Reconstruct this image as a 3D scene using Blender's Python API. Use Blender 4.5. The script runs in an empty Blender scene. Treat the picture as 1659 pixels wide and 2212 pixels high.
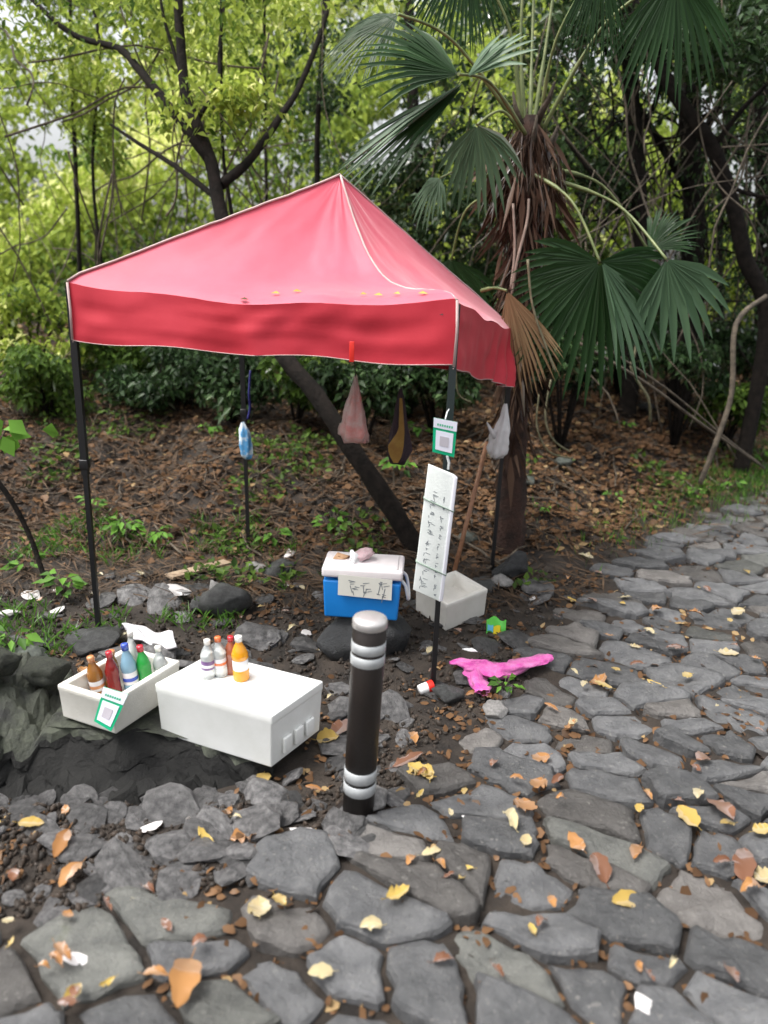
import bpy, bmesh, math, random
import numpy as np
from mathutils import Vector, Matrix, Euler, noise as mnoise

random.seed(7)
RNG = np.random.default_rng(11)
S = bpy.context.scene
COL = S.collection
PI = math.pi

# ------------------------------------------------------------------ camera, light, exposure
CAM_H = 2.0
PITCH, ROLL = math.radians(17.5), math.radians(2.0)
FPX = 1671.0
cam = bpy.data.cameras.new('camera')
cam.sensor_fit = 'VERTICAL'
cam.sensor_height = 36.0
cam.lens = 36.0 * FPX / 2212.0
cam.clip_start, cam.clip_end = 0.05, 400
cam.dof.use_dof = True
cam.dof.focus_distance = 3.9
cam.dof.aperture_fstop = 1.3
camo = bpy.data.objects.new('camera', cam)
COL.objects.link(camo)
CM = Euler((PI / 2 - PITCH, 0, 0)).to_matrix() @ Euler((0, 0, ROLL)).to_matrix()
camo.matrix_world = Matrix.Translation((0, 0, CAM_H)) @ CM.to_4x4()
S.camera = camo

SUN_EL, SUN_ROT = math.radians(64), math.radians(-105)
w = bpy.data.worlds.new('World')
S.world = w
w.use_nodes = True
nt = w.node_tree
bg = nt.nodes['Background']
sk = nt.nodes.new('ShaderNodeTexSky')
sk.sky_type = 'NISHITA'
sk.sun_disc = False
sk.sun_elevation = SUN_EL
sk.sun_rotation = SUN_ROT
sk.air_density = 1.0
sk.dust_density = 6.0
sk.ozone_density = 1.0
hs = nt.nodes.new('ShaderNodeHueSaturation')
hs.inputs['Saturation'].default_value = 0.2
nt.links.new(sk.outputs[0], hs.inputs['Color'])
nt.links.new(hs.outputs[0], bg.inputs['Color'])
bg.inputs['Strength'].default_value = 0.15
sun = bpy.data.lights.new('sun', 'SUN')
sun.energy = 1.2
sun.angle = math.radians(24)
sun.color = (1.0, 0.96, 0.90)
suno = bpy.data.objects.new('sun', sun)
COL.objects.link(suno)
# veiled sun high on the left, a little behind the camera
sd = Vector((math.sin(SUN_ROT) * math.cos(SUN_EL), math.cos(SUN_ROT) * math.cos(SUN_EL), math.sin(SUN_EL)))
suno.rotation_euler = (-sd).to_track_quat('-Z', 'Y').to_euler()
S.view_settings.view_transform = 'Standard'
S.view_settings.look = 'None'
S.view_settings.gamma = 1
S.view_settings.use_curve_mapping = False
S.view_settings.exposure = 1.08
S.cycles.max_bounces = 7
S.cycles.diffuse_bounces = 4
S.cycles.transparent_max_bounces = 6
S.cycles.caustics_reflective = False
S.cycles.caustics_refractive = False

# ------------------------------------------------------------------ placing helpers
def ray(px, py):
    return CM @ Vector(((px - 829.5) / FPX, -(py - 1106) / FPX, -1.0))
def at(px, py, z=0.0):
    r = ray(px, py); t = (z - CAM_H) / r.z
    return Vector((0, 0, CAM_H)) + r * t
def aty(px, py, Y):
    r = ray(px, py)
    return Vector((0, 0, CAM_H)) + r * (Y / r.y)
def proj(p):
    q = CM.transposed() @ (Vector(p) - Vector((0, 0, CAM_H)))
    if q.z > -0.05: return (-9e9, -9e9, 0.01)
    return (829.5 + FPX * q.x / -q.z, 1106 - FPX * q.y / -q.z, -q.z)

# value noise in numpy
_T = RNG.random((256, 256)).astype(np.float64)
def vnoise(x, y):
    x = np.asarray(x, float); y = np.asarray(y, float)
    xi = np.floor(x).astype(int); yi = np.floor(y).astype(int)
    fx = x - xi; fy = y - yi
    fx = fx * fx * (3 - 2 * fx); fy = fy * fy * (3 - 2 * fy)
    a = _T[xi & 255, yi & 255]; b = _T[(xi + 1) & 255, yi & 255]
    c = _T[xi & 255, (yi + 1) & 255]; d = _T[(xi + 1) & 255, (yi + 1) & 255]
    return (a * (1 - fx) + b * fx) * (1 - fy) + (c * (1 - fx) + d * fx) * fy - 0.5
def fbm(x, y, o=4):
    r = 0; a = 1.0
    for i in range(o):
        r = r + a * vnoise(x * 2 ** i + 17.3 * i, y * 2 ** i + 5.1 * i); a *= 0.5
    return r
def softplus(s, k):
    return k * np.logaddexp(0, s / k)
BX = [-60, -6, -3, -1, 0.9, 1.3, 2.0, 3.84, 6, 12, 40]
BY = [9, 5.6, 5.3, 5.25, 5.35, 5.5, 6.1, 7.9, 9.8, 15, 40]
def H(x, y):
    x = np.asarray(x, float); y = np.asarray(y, float)
    s = y - np.interp(x, BX, BY)
    s = np.where(s > 0, 9 * np.tanh(s / 9), s)
    bank = 0.25 * softplus(s, 0.25) + 0.14 * softplus(s - 5, 0.8)
    m = 1 / (1 + np.exp(-s * 3))
    und = m * (0.28 * fbm(x * 0.8, y * 0.8) + 0.12 * fbm(x * 3.1 + 9, y * 3.1)) + (1 - m) * 0.05 * fbm(x * 1.3 + 3, y * 1.3)
    fine = 0.022 * fbm(x * 9, y * 9, 3)
    pit = -0.16 * np.exp(-((x + 1.3) / 0.75) ** 2 - ((y - 2.70) / 0.17) ** 2)
    near = np.clip((np.hypot(x, y) - 18) / 25, 0, 1)
    return (bank + und + fine) * (1 - near) + near * 2.2 + pit
def hz(x, y):
    return float(H(x, y))
def onb(px, py):
    """ground point seen at a place of the photograph"""
    r = ray(px, py); o = Vector((0, 0, CAM_H)); t = 0.8
    while t < 60:
        p = o + r * t
        if p.z < hz(p.x, p.y): return Vector((p.x, p.y, hz(p.x, p.y)))
        t += 0.02
    return o + r * 30

# ------------------------------------------------------------------ materials
MATS = {}
def mat(name, col, rough=0.6, col2=None, scale=8.0, bump=0.0, bscale=30.0, spec=0.5, metal=0.0, trans=0.0, rnd=None, sheen=0.0, coat=0.0, alpha=1.0, contrast=(0.35, 0.65)):
    if name in MATS: return MATS[name]
    m = bpy.data.materials.new(name); m.use_nodes = True
    n = m.node_tree.nodes; l = m.node_tree.links; b = n['Principled BSDF']
    b.inputs['Roughness'].default_value = rough
    b.inputs['Metallic'].default_value = metal
    b.inputs['Specular IOR Level'].default_value = spec
    b.inputs['Transmission Weight'].default_value = trans
    b.inputs['Sheen Weight'].default_value = sheen
    b.inputs['Sheen Roughness'].default_value = 0.4
    b.inputs['Coat Weight'].default_value = coat
    b.inputs['Alpha'].default_value = alpha
    tc = n.new('ShaderNodeTexCoord')
    src = None
    if col2 is not None:
        no = n.new('ShaderNodeTexNoise'); no.inputs['Scale'].default_value = scale
        no.inputs['Detail'].default_value = 6; no.inputs['Roughness'].default_value = 0.65
        l.new(tc.outputs['Object'], no.inputs['Vector'])
        r = n.new('ShaderNodeValToRGB')
        r.color_ramp.elements[0].position = contrast[0]; r.color_ramp.elements[1].position = contrast[1]
        r.color_ramp.elements[0].color = (*col, 1); r.color_ramp.elements[1].color = (*col2, 1)
        l.new(no.outputs['Fac'], r.inputs['Fac']); src = r.outputs['Color']
    if rnd is not None:
        oi = n.new('ShaderNodeObjectInfo')
        mr = n.new('ShaderNodeMapRange'); mr.inputs['To Min'].default_value = rnd[0]; mr.inputs['To Max'].default_value = rnd[1]
        l.new(oi.outputs['Random'], mr.inputs['Value'])
        h = n.new('ShaderNodeHueSaturation')
        if src: l.new(src, h.inputs['Color'])
        else: h.inputs['Color'].default_value = (*col, 1)
        l.new(mr.outputs[0], h.inputs['Value']); src = h.outputs['Color']
    if src: l.new(src, b.inputs['Base Color'])
    else: b.inputs['Base Color'].default_value = (*col, 1)
    if bump > 0:
        nb = n.new('ShaderNodeTexNoise'); nb.inputs['Scale'].default_value = bscale; nb.inputs['Detail'].default_value = 8
        nb.inputs['Roughness'].default_value = 0.7
        l.new(tc.outputs['Object'], nb.inputs['Vector'])
        bp = n.new('ShaderNodeBump'); bp.inputs['Strength'].default_value = bump; bp.inputs['Distance'].default_value = 0.02
        l.new(nb.outputs['Fac'], bp.inputs['Height']); l.new(bp.outputs[0], b.inputs['Normal'])
    MATS[name] = m
    return m

def leafmat(name, cols, trans=0.4, gloss=0.12, rough=0.4):
    """leaf colour varies leaf by leaf through the face attribute v"""
    m = bpy.data.materials.new(name); m.use_nodes = True
    n = m.node_tree.nodes; l = m.node_tree.links
    n.remove(n['Principled BSDF']); out = n['Material Output']
    a = n.new('ShaderNodeAttribute'); a.attribute_name = 'v'
    r = n.new('ShaderNodeValToRGB'); els = r.color_ramp.elements
    for i, c in enumerate(cols):
        p = i / (len(cols) - 1)
        e = els[0] if i == 0 else (els[1] if i == len(cols) - 1 else els.new(p))
        e.position = p
    for e, c in zip(sorted(els, key=lambda q: q.position), cols): e.color = (*c, 1)
    l.new(a.outputs['Fac'], r.inputs['Fac'])
    d = n.new('ShaderNodeBsdfDiffuse'); t = n.new('ShaderNodeBsdfTranslucent'); g = n.new('ShaderNodeBsdfGlossy')
    g.inputs['Roughness'].default_value = rough; g.inputs['Color'].default_value = (1, 1, 1, 1)
    l.new(r.outputs[0], d.inputs['Color']); l.new(r.outputs[0], t.inputs['Color'])
    m1 = n.new('ShaderNodeMixShader'); m1.inputs[0].default_value = trans
    l.new(d.outputs[0], m1.inputs[1]); l.new(t.outputs[0], m1.inputs[2])
    fr = n.new('ShaderNodeLayerWeight'); fr.inputs['Blend'].default_value = 0.25
    mu = n.new('ShaderNodeMath'); mu.operation = 'MULTIPLY'; mu.inputs[1].default_value = gloss * 2.2
    l.new(fr.outputs['Fresnel'], mu.inputs[0])
    m2 = n.new('ShaderNodeMixShader'); l.new(mu.outputs[0], m2.inputs[0])
    l.new(m1.outputs[0], m2.inputs[1]); l.new(g.outputs[0], m2.inputs[2])
    l.new(m2.outputs[0], out.inputs['Surface'])
    return m

# ------------------------------------------------------------------ object helpers
def tag(o, label=None, cat=None, group=None, kind=None):
    if label: o['label'] = label
    if cat: o['category'] = cat
    if group: o['group'] = group
    if kind: o['kind'] = kind
    return o
def thing(name, label, cat, loc=(0, 0, 0), group=None, rz=0.0):
    o = bpy.data.objects.new(name, None); COL.objects.link(o)
    o.location = loc; o.rotation_euler = (0, 0, rz); o.empty_display_size = 0.05
    return tag(o, label, cat, group)
def link(name, me, parent=None, m=None):
    o = bpy.data.objects.new(name, me); COL.objects.link(o)
    if parent is not None:
        o.parent = parent
    if m is not None:
        me.materials.append(m)
    return o
def npmesh(name, V, F, smooth=False, attr=None):
    """V (n,3); F (m,k) with constant k"""
    me = bpy.data.meshes.new(name)
    V = np.ascontiguousarray(V, dtype=np.float32); F = np.ascontiguousarray(F, dtype=np.int32)
    m, k = F.shape
    me.vertices.add(len(V)); me.vertices.foreach_set('co', V.ravel())
    me.loops.add(m * k); me.loops.foreach_set('vertex_index', F.ravel())
    me.polygons.add(m); me.polygons.foreach_set('loop_start', np.arange(0, m * k, k, dtype=np.int32))
    if smooth: me.polygons.foreach_set('use_smooth', np.ones(m, dtype=bool))
    if attr is not None:
        a = me.attributes.new('v', 'FLOAT', 'FACE'); a.data.foreach_set('value', np.ascontiguousarray(attr, dtype=np.float32))
    me.update(calc_edges=True)
    return me
class MB:
    def __init__(s): s.v = []; s.f = []; s.sm = []
    def add(s, vs, fs, smooth=False):
        o = len(s.v); s.v += [tuple(q) for q in vs]; s.f += [tuple(i + o for i in f) for f in fs]; s.sm += [smooth] * len(fs)
        return s
    def box(s, c, sz, M=None):
        vs = [Vector((c[0] + dx * sz[0] / 2, c[1] + dy * sz[1] / 2, c[2] + dz * sz[2] / 2)) for dz in (-1, 1) for dy in (-1, 1) for dx in (-1, 1)]
        if M: vs = [M @ q for q in vs]
        return s.add(vs, [(0, 2, 3, 1), (4, 5, 7, 6), (0, 1, 5, 4), (2, 6, 7, 3), (0, 4, 6, 2), (1, 3, 7, 5)])
    def tube(s, pts, rad, n=8, cap=True, smooth=True, wob=0.0):
        pts = [Vector(p) for p in pts]
        if not hasattr(rad, '__len__'): rad = [rad] * len(pts)
        t0 = (pts[1] - pts[0]).normalized()
        u = t0.orthogonal().normalized(); vs = []
        for i, p in enumerate(pts):
            t = (pts[min(i + 1, len(pts) - 1)] - pts[max(i - 1, 0)]).normalized()
            u = (u - t * u.dot(t)).normalized(); w_ = t.cross(u)
            for k in range(n):
                a = 2 * PI * k / n; rr = rad[i] * (1 + wob * random.uniform(-1, 1))
                vs.append(p + (u * math.cos(a) + w_ * math.sin(a)) * rr)
        fs = [(i * n + k, i * n + (k + 1) % n, (i + 1) * n + (k + 1) % n, (i + 1) * n + k) for i in range(len(pts) - 1) for k in range(n)]
        s.add(vs, fs, smooth)
        if cap:
            o = len(s.v) - len(vs)
            s.f.append(tuple(o + k for k in reversed(range(n)))); s.f.append(tuple(o + (len(pts) - 1) * n + k for k in range(n))); s.sm += [False] * 2
        return s
    def lathe(s, prof, n=20, c=(0, 0, 0), M=None, smooth=True):
        vs = []
        for r, z in prof:
            for k in range(n):
                a = 2 * PI * k / n; q = Vector((c[0] + r * math.cos(a), c[1] + r * math.sin(a), c[2] + z))
                vs.append(M @ q if M else q)
        fs = [(i * n + k, i * n + (k + 1) % n, (i + 1) * n + (k + 1) % n, (i + 1) * n + k) for i in range(len(prof) - 1) for k in range(n)]
        s.add(vs, fs, smooth)
        return s
    def grid(s, P, smooth=True):
        """P: 2D list of points"""
        R, C = len(P), len(P[0])
        return s.add([q for row in P for q in row], [(i * C + j, i * C + j + 1, (i + 1) * C + j + 1, (i + 1) * C + j) for i in range(R - 1) for j in range(C - 1)], smooth)
    def mesh(s, name):
        me = bpy.data.meshes.new(name); me.from_pydata(s.v, [], s.f)
        me.polygons.foreach_set('use_smooth', s.sm); me.update()
        return me
    def build(s, name, m, parent=None, bevel=0.0, seg=2, loc=None):
        me = s.mesh(name)
        if bevel > 0:
            bm = bmesh.new(); bm.from_mesh(me)
            bmesh.ops.bevel(bm, geom=[e for e in bm.edges if len(e.link_faces) == 2 and e.calc_face_angle() > 0.5], offset=bevel, segments=seg, profile=0.6, affect='EDGES', clamp_overlap=True)
            for f in bm.faces: f.smooth = True
            bm.to_mesh(me); bm.free()
        o = link(name, me, parent, m)
        if loc is not None: o.location = loc
        return o

def leaves(name, P, L, A, N, m, parent=None, aspect=0.5, fold=0.15, vv=None, droop=0.0, hexa=False):
    """N small folded leaf blades: base P, length L, axis A, normal N"""
    n = len(P); L = np.broadcast_to(np.asarray(L, float), (n,))[:, None]
    A = A / (np.linalg.norm(A, axis=1, keepdims=True) + 1e-9)
    B = np.cross(A, N); B /= (np.linalg.norm(B, axis=1, keepdims=True) + 1e-9)
    Nn = np.cross(B, A)
    asp = np.broadcast_to(np.asarray(aspect, float), (n,))[:, None] if not np.isscalar(aspect) else aspect
    mid = P + A * L * 0.45
    tip = P + A * L + np.array([0, 0, -1.0]) * droop * L
    if hexa:
        c1, c2 = P + A * L * RNG.uniform(.18, .34, (n, 1)), P + A * L * RNG.uniform(.6, .8, (n, 1))
        w1, w2 = RNG.uniform(.32, .55, (n, 1)), RNG.uniform(.3, .55, (n, 1)); cu = RNG.uniform(-1.2, 1.6, (n, 1))
        tip = P + A * L + Nn * L * .15 * RNG.uniform(-1, 1.5, (n, 1))
        V = np.stack([P, c1 + B * L * asp * w1 + Nn * L * fold * cu, c2 + B * L * asp * w2 + Nn * L * fold * cu, tip, c2 - B * L * asp * w2 + Nn * L * fold, c1 - B * L * asp * w1 + Nn * L * fold], 1).reshape(-1, 3)
        i = np.arange(n)[:, None] * 6
        F = np.concatenate([i + [0, 1, 5], i + [1, 2, 5], i + [2, 4, 5], i + [2, 3, 4]], 1).reshape(-1, 3)
        if vv is None: vv = RNG.random(n)
        return link(name, npmesh(name, V, F, attr=np.repeat(vv, 4)), parent, m)
    r = mid + B * L * asp * 0.5 + Nn * L * fold
    l = mid - B * L * asp * 0.5 + Nn * L * fold
    V = np.stack([P, r, tip, l], 1).reshape(-1, 3)
    i = np.arange(n)[:, None] * 4
    F = np.concatenate([i + [0, 1, 2], i + [0, 2, 3]], 1).reshape(-1, 3)
    if vv is None: vv = RNG.random(n)
    me = npmesh(name, V, F, attr=np.repeat(vv, 2))
    return link(name, me, parent, m)
def rdir(n):
    d = RNG.normal(size=(n, 3)); return d / np.linalg.norm(d, axis=1, keepdims=True)
def clumps(centers, radii, per, flat=0.75):
    """points in blobs round the clump centres, more at the shell"""
    C = np.repeat(np.asarray(centers, float), per, axis=0); Rr = np.repeat(np.asarray(radii, float), per)
    d = rdir(len(C)); rad = RNG.random(len(C)) ** 0.45
    q = d * (rad * Rr)[:, None]; q[:, 2] *= flat
    return C + q

# ------------------------------------------------------------------ ground sheet
def axis(lo, hi, fine_lo, fine_hi, step, grow=1.16):
    a = list(np.arange(fine_lo, fine_hi, step)); s = step
    x = a[-1]
    while x < hi: s *= grow; x += s; a.append(x)
    s = step; x = a[0]; pre = []
    while x > lo: s *= grow; x -= s; pre.append(x)
    return np.array(pre[::-1] + a)
gx = axis(-120, 120, -4.5, 5.5, 0.045); gy = axis(-120, 120, 1.0, 10.0, 0.045)
X, Y = np.meshgrid(gx, gy)
Z = H(X, Y)
V = np.stack([X, Y, Z], -1).reshape(-1, 3)
nx, ny = len(gx), len(gy)
ii = (np.arange(ny - 1)[:, None] * nx + np.arange(nx - 1)[None, :]).ravel()
F = np.stack([ii, ii + 1, ii + nx + 1, ii + nx], 1)
gm = mat('wet earth', (0.016, 0.013, 0.011), 0.7, (0.058, 0.045, 0.035), 5.0, 0.9, 60.0, spec=0.35)
ground = link('dirt_ground', npmesh('dirt_ground', V, F, True), None, gm)
tag(ground, 'dark wet earth with leaf litter rising into a wooded bank', kind='structure')

# ------------------------------------------------------------------ path stones
PATH_PX = [(1659, 1062), (1500, 1125), (1385, 1170), (1290, 1262), (1200, 1370), (1150, 1480), (1040, 1545), (960, 1590), (880, 1700), (840, 1800), (700, 1860), (520, 1925), (300, 1965), (0, 1985)]
path_poly = [at(*p)[:2] for p in PATH_PX]
path_poly = [(8.5, 11.6)] + path_poly + [(-2.6, 2.0), (-2.6, 0.9), (5.2, 0.9), (8.5, 6.0)]
def inpoly(x, y, poly):
    c = False; j = len(poly) - 1
    for i in range(len(poly)):
        xi, yi = poly[i]; xj, yj = poly[j]
        if (yi > y) != (yj > y) and x < (xj - xi) * (y - yi) / (yj - yi) + xi: c = not c
        j = i
    return c
def clip(poly, px, py, nx_, ny_):
    out = []; n = len(poly)
    for i in range(n):
        a = poly[i]; b = poly[(i + 1) % n]
        da = (a[0] - px) * nx_ + (a[1] - py) * ny_; db = (b[0] - px) * nx_ + (b[1] - py) * ny_
        if da <= 0: out.append(a)
        if (da < 0 < db) or (db < 0 < da):
            t = da / (da - db); out.append((a[0] + (b[0] - a[0]) * t, a[1] + (b[1] - a[1]) * t))
    return out
rs = random.Random(21)
ang = math.radians(-24); ST = 1.5; ca, sa = math.cos(ang), math.sin(ang)
def to_l(x, y): return ((x * ca + y * sa) / ST, -x * sa + y * ca)
def to_w(u, v): u *= ST; return (u * ca - v * sa, u * sa + v * ca)
seeds = []
sp = 0.165
for i in range(-40, 60):
    for j in range(-40, 60):
        u = (i + 0.5 * (j % 2) + rs.uniform(-.36, .36)) * sp; v = (j + rs.uniform(-.36, .36)) * sp
        x, y = to_w(u, v)
        if 0.6 < y < 12.5 and -3.2 < x < 9 and rs.random() > 0.24: seeds.append((u, v))
cell = {}
for k, (u, v) in enumerate(seeds): cell.setdefault((int(u // 0.5), int(v // 0.5)), []).append(k)
def stone_shape(poly2, rr):
    """irregular slab from a world-space outline; returns verts, faces, centre"""
    cx = sum(p[0] for p in poly2) / len(poly2); cy = sum(p[1] for p in poly2) / len(poly2)
    q = []
    n = len(poly2)
    for i in range(n):                                             # cut corners, then a ragged edge
        a = poly2[i]; b = poly2[(i + 1) % n]
        ln = math.hypot(b[0] - a[0], b[1] - a[1])
        if ln < 0.02: continue
        ts = [0.12, 0.88] if ln < 0.12 else [0.07, 0.36, 0.64, 0.93]
        for t in ts: q.append((a[0] + (b[0] - a[0]) * t - cx, a[1] + (b[1] - a[1]) * t - cy))
    if len(q) < 5: return None
    size = max(math.hypot(*p) for p in q)
    q = [(x * (1 + rr.uniform(-.12, .08)), y * (1 + rr.uniform(-.12, .08))) for x, y in q]
    th = rr.uniform(0.012, 0.048); tx, ty = rr.uniform(-.09, .09), rr.uniform(-.09, .07)
    sd_ = rr.uniform(0, 99)
    def zz(x, y): return th + tx * x + ty * y + 0.022 * mnoise.noise((x * 7, y * 7, sd_)) + 0.012 * mnoise.noise((x * 22, y * 22, sd_))
    m = len(q); vs = []
    def sc(f, off): return [(x * f - off * x / (math.hypot(x, y) + 1e-6), y * f - off * y / (math.hypot(x, y) + 1e-6)) for x, y in q]
    r0 = sc(1.03, 0); r1 = sc(1.0, 0); r2 = sc(1.0, 0.010); r3 = sc(0.72, 0); r4 = sc(.38, 0)
    vs += [(x, y, -0.06) for x, y in r0]
    vs += [(x, y, zz(x, y) - 0.016) for x, y in r1]
    vs += [(x, y, zz(x, y) - 0.002) for x, y in r2]
    vs += [(x, y, zz(x, y) + 0.002) for x, y in r3]
    vs += [(x, y, zz(x, y) + 0.002) for x, y in r4]
    vs.append((0, 0, zz(0, 0) + 0.003))
    fs = [(r * m + i, r * m + (i + 1) % m, (r + 1) * m + (i + 1) % m, (r + 1) * m + i) for r in range(4) for i in range(m)]
    fs += [(4 * m + i, 4 * m + (i + 1) % m, 5 * m) for i in range(m)]
    return vs, fs, (cx, cy), size
stones = []
for k, (u, v) in enumerate(seeds):
    wx, wy = to_w(u, v)
    if not inpoly(wx, wy, path_poly): continue
    poly = [(u - .45, v - .45), (u + .45, v - .45), (u + .45, v + .45), (u - .45, v + .45)]
    ci, cj = int(u // .5), int(v // .5)
    for a in (-1, 0, 1):
        for b in (-1, 0, 1):
            for k2 in cell.get((ci + a, cj + b), []):
                if k2 == k: continue
                u2, v2 = seeds[k2]; dx, dy = u2 - u, v2 - v; d = math.hypot(dx, dy)
                if d > 0.9: continue
                poly = clip(poly, u + dx / 2, v + dy / 2, dx / d, dy / d)
                if not poly: break
    g = rs.uniform(0.004, 0.016)                                    # joint width
    sh = []
    for (a, b) in poly:
        d = math.hypot(a - u, b - v) + 1e-6; f = max(0.3, (d - g) / d); sh.append(to_w(u + (a - u) * f, v + (b - v) * f))
    r = stone_shape(sh, rs)
    if r:
        px, py, zc = proj((r[2][0], r[2][1], 0.04))
        inf = -60 < px < 1720 and 950 < py < 2330
        stones.append((r, (r[3] / zc) ** 2 * (1 if inf else 0.01)))
stones.sort(key=lambda q: -q[1])

smats = []
def stone_mat(name, c1, c2, moss):
    m = mat(name, c1, 0.5, c2, 11.0, 1.0, 26.0, spec=0.5, rnd=(0.5, 1.22), contrast=(0.3, 0.7))
    n = m.node_tree.nodes; l = m.node_tree.links; b = n['Principled BSDF']
    src = b.inputs['Base Color'].links[0].from_socket
    tc = [q for q in n if q.type == 'TEX_COORD'][0]
    n2 = n.new('ShaderNodeTexNoise'); n2.inputs['Scale'].default_value = 4.5; n2.inputs['Detail'].default_value = 9; n2.inputs['Roughness'].default_value = .75
    gp = n.new('ShaderNodeNewGeometry'); l.new(gp.outputs['Position'], n2.inputs['Vector'])
    r = n.new('ShaderNodeValToRGB'); r.color_ramp.elements[0].position = 0.66 - moss; r.color_ramp.elements[1].position = 0.76 - moss
    r.color_ramp.elements[0].color = (0, 0, 0, 1); r.color_ramp.elements[1].color = (0.8, .8, .8, 1)
    l.new(n2.outputs['Fac'], r.inputs['Fac'])
    mx = n.new('ShaderNodeMix'); mx.data_type = 'RGBA'; l.new(r.outputs[0], mx.inputs[0]); l.new(src, mx.inputs[6]); mx.inputs[7].default_value = (0.075, 0.085, 0.035, 1)
    # speckle of lichen
    n3 = n.new('ShaderNodeTexNoise'); n3.inputs['Scale'].default_value = 55; n3.inputs['Detail'].default_value = 3
    l.new(gp.outputs['Position'], n3.inputs['Vector'])
    r3 = n.new('ShaderNodeValToRGB'); r3.color_ramp.elements[0].position = 0.62; r3.color_ramp.elements[1].position = 0.72
    r3.color_ramp.elements[0].color = (0, 0, 0, 1); r3.color_ramp.elements[1].color = (0.45, .45, .45, 1)
    l.new(n3.outputs['Fac'], r3.inputs['Fac'])
    m3 = n.new('ShaderNodeMix'); m3.data_type = 'RGBA'; l.new(r3.outputs[0], m3.inputs[0]); l.new(mx.outputs[2], m3.inputs[6]); m3.inputs[7].default_value = (0.25, 0.24, 0.22, 1)
    l.new(m3.outputs[2], b.inputs['Base Color'])
    return m
smats = [stone_mat('grey path stone', (0.066, 0.068, 0.072), (0.155, 0.156, 0.158), -0.04),
         stone_mat('brownish path stone', (0.080, 0.074, 0.070), (0.17, 0.16, 0.15), -0.02),
         stone_mat('mossy path stone', (0.068, 0.070, 0.066), (0.15, 0.152, 0.138), 0.05)]
pathbed = MB()
Pg = []
path = tag(bpy.data.objects.new('stone_path', None), 'rough path of flat irregular grey stones', kind='structure')
COL.objects.link(path)
rest = MB()
for k, (r, wgt) in enumerate(stones):
    vs, fs, (cx, cy), size = r
    z = hz(cx, cy)
    if k < 297:
        mb = MB(); mb.add(vs, fs, True); mm = (len(vs) - 1) // 5; mb.sm = [i >= 2 * mm for i in range(len(fs))]
        o = mb.build('stone', smats[rs.choices([0, 1, 2], [7, 3, 1])[0]], path, loc=(cx, cy, z))
    else:
        rest.add([(a + cx, b + cy, c + z) for a, b, c in vs], fs, True)
o = rest.build('far_stones', smats[0], path); o['kind'] = 'stuff'

# ------------------------------------------------------------------ rubble on the bare ground
def rock_mesh(seed, sub=2, rough=0.35, flat=0.6):
    bm = bmesh.new(); bmesh.ops.create_icosphere(bm, subdivisions=sub, radius=1.0)
    for v in bm.verts:
        n = v.co.normalized()
        d = 1 + rough * mnoise.noise(n * 1.3 + Vector((seed * 7.7, 0, 0))) + 0.5 * rough * mnoise.noise(n * 3.1 + Vector((0, seed * 3.1, 0)))
        # planed sides, as broken stone has
        v.co = n * d
        for pl in range(5):
            pn = Vector((math.sin(seed * 3.3 + pl * 2.1), math.cos(seed * 1.7 + pl * 1.3), math.sin(pl * 1.9 + seed))).normalized()
            t = v.co.dot(pn)
            if t > 0.72: v.co -= pn * (t - 0.72)
    for v in bm.verts: v.co.z *= flat
    for f in bm.faces: f.smooth = sub > 2
    me = bpy.data.meshes.new('rock'); bm.to_mesh(me); bm.free(); return me
rub_m = mat('rubble stone', (0.04, 0.039, 0.040), 0.5, (0.15, 0.146, 0.145), 3.0, 0.8, 9.0, spec=0.5, rnd=(0.35, 1.5))
rock_var = []
for i in range(7):
    me = rock_mesh(i + 1); me.materials.append(rub_m); rock_var.append(me)
def rubble_spot():
    while True:
        px, py = rs.uniform(-30, 1250), rs.uniform(1240, 2000)
        p = at(px, py)
        if inpoly(p.x, p.y, path_poly): continue
        if -1.9 < p.x < -0.2 and 2.6 < p.y < 3.25: continue
        return p
cnt = 0
while cnt < 262:
    p = rubble_spot(); s = min(0.13, 0.026 + rs.expovariate(1 / 0.028))
    o = bpy.data.objects.new('loose_stone', rock_var[rs.randrange(7)]); COL.objects.link(o); o.parent = ground
    o.location = (p.x, p.y, hz(p.x, p.y) + s * 0.08)
    o.rotation_euler = (rs.uniform(-.35, .35), rs.uniform(-.35, .35), rs.uniform(0, 6.28)); o.scale = (s * rs.uniform(.9, 1.6), s, s * rs.uniform(.3, .7)); cnt += 1
# gravel and crumbs: one mass
base = rock_mesh(3, 1); bv = np.array([v.co[:] for v in base.vertices]); bf = np.array([p.vertices[:] for p in base.polygons])
def scatter_bits(n, sampler, smin, smax):
    Vs = []; Fs = []; vvs = []
    for i in range(n):
        p = sampler()
        s = smin + (smax - smin) * rs.random() ** 2.5
        e = Euler((rs.uniform(0, 3), rs.uniform(0, 3), rs.uniform(0, 6))).to_matrix()
        q = bv * np.array([s * rs.uniform(.7, 1.5), s, s * rs.uniform(.5, 1)]) @ np.array(e).T + np.array([p.x, p.y, hz(p.x, p.y) + s * .3])
        Fs.append(bf + len(Vs) * len(bv)); Vs.append(q); vvs += [rs.random()] * len(bf)
    return np.concatenate(Vs), np.concatenate(Fs), vvs
v_, f_, a_ = scatter_bits(6500, rubble_spot, 0.005, 0.024)
gravel_m = leafmat('gravel crumbs', [(0.03, 0.027, 0.024), (0.10, 0.095, 0.09), (0.06, 0.045, 0.035), (0.20, 0.19, 0.18)], trans=0.0, gloss=0.2, rough=0.35)
g_ = link('gravel', npmesh('gravel', v_, f_, attr=np.array(a_)), None, gravel_m)
tag(g_, 'dark gravel and crumbs of stone on bare ground', kind='stuff')

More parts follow.
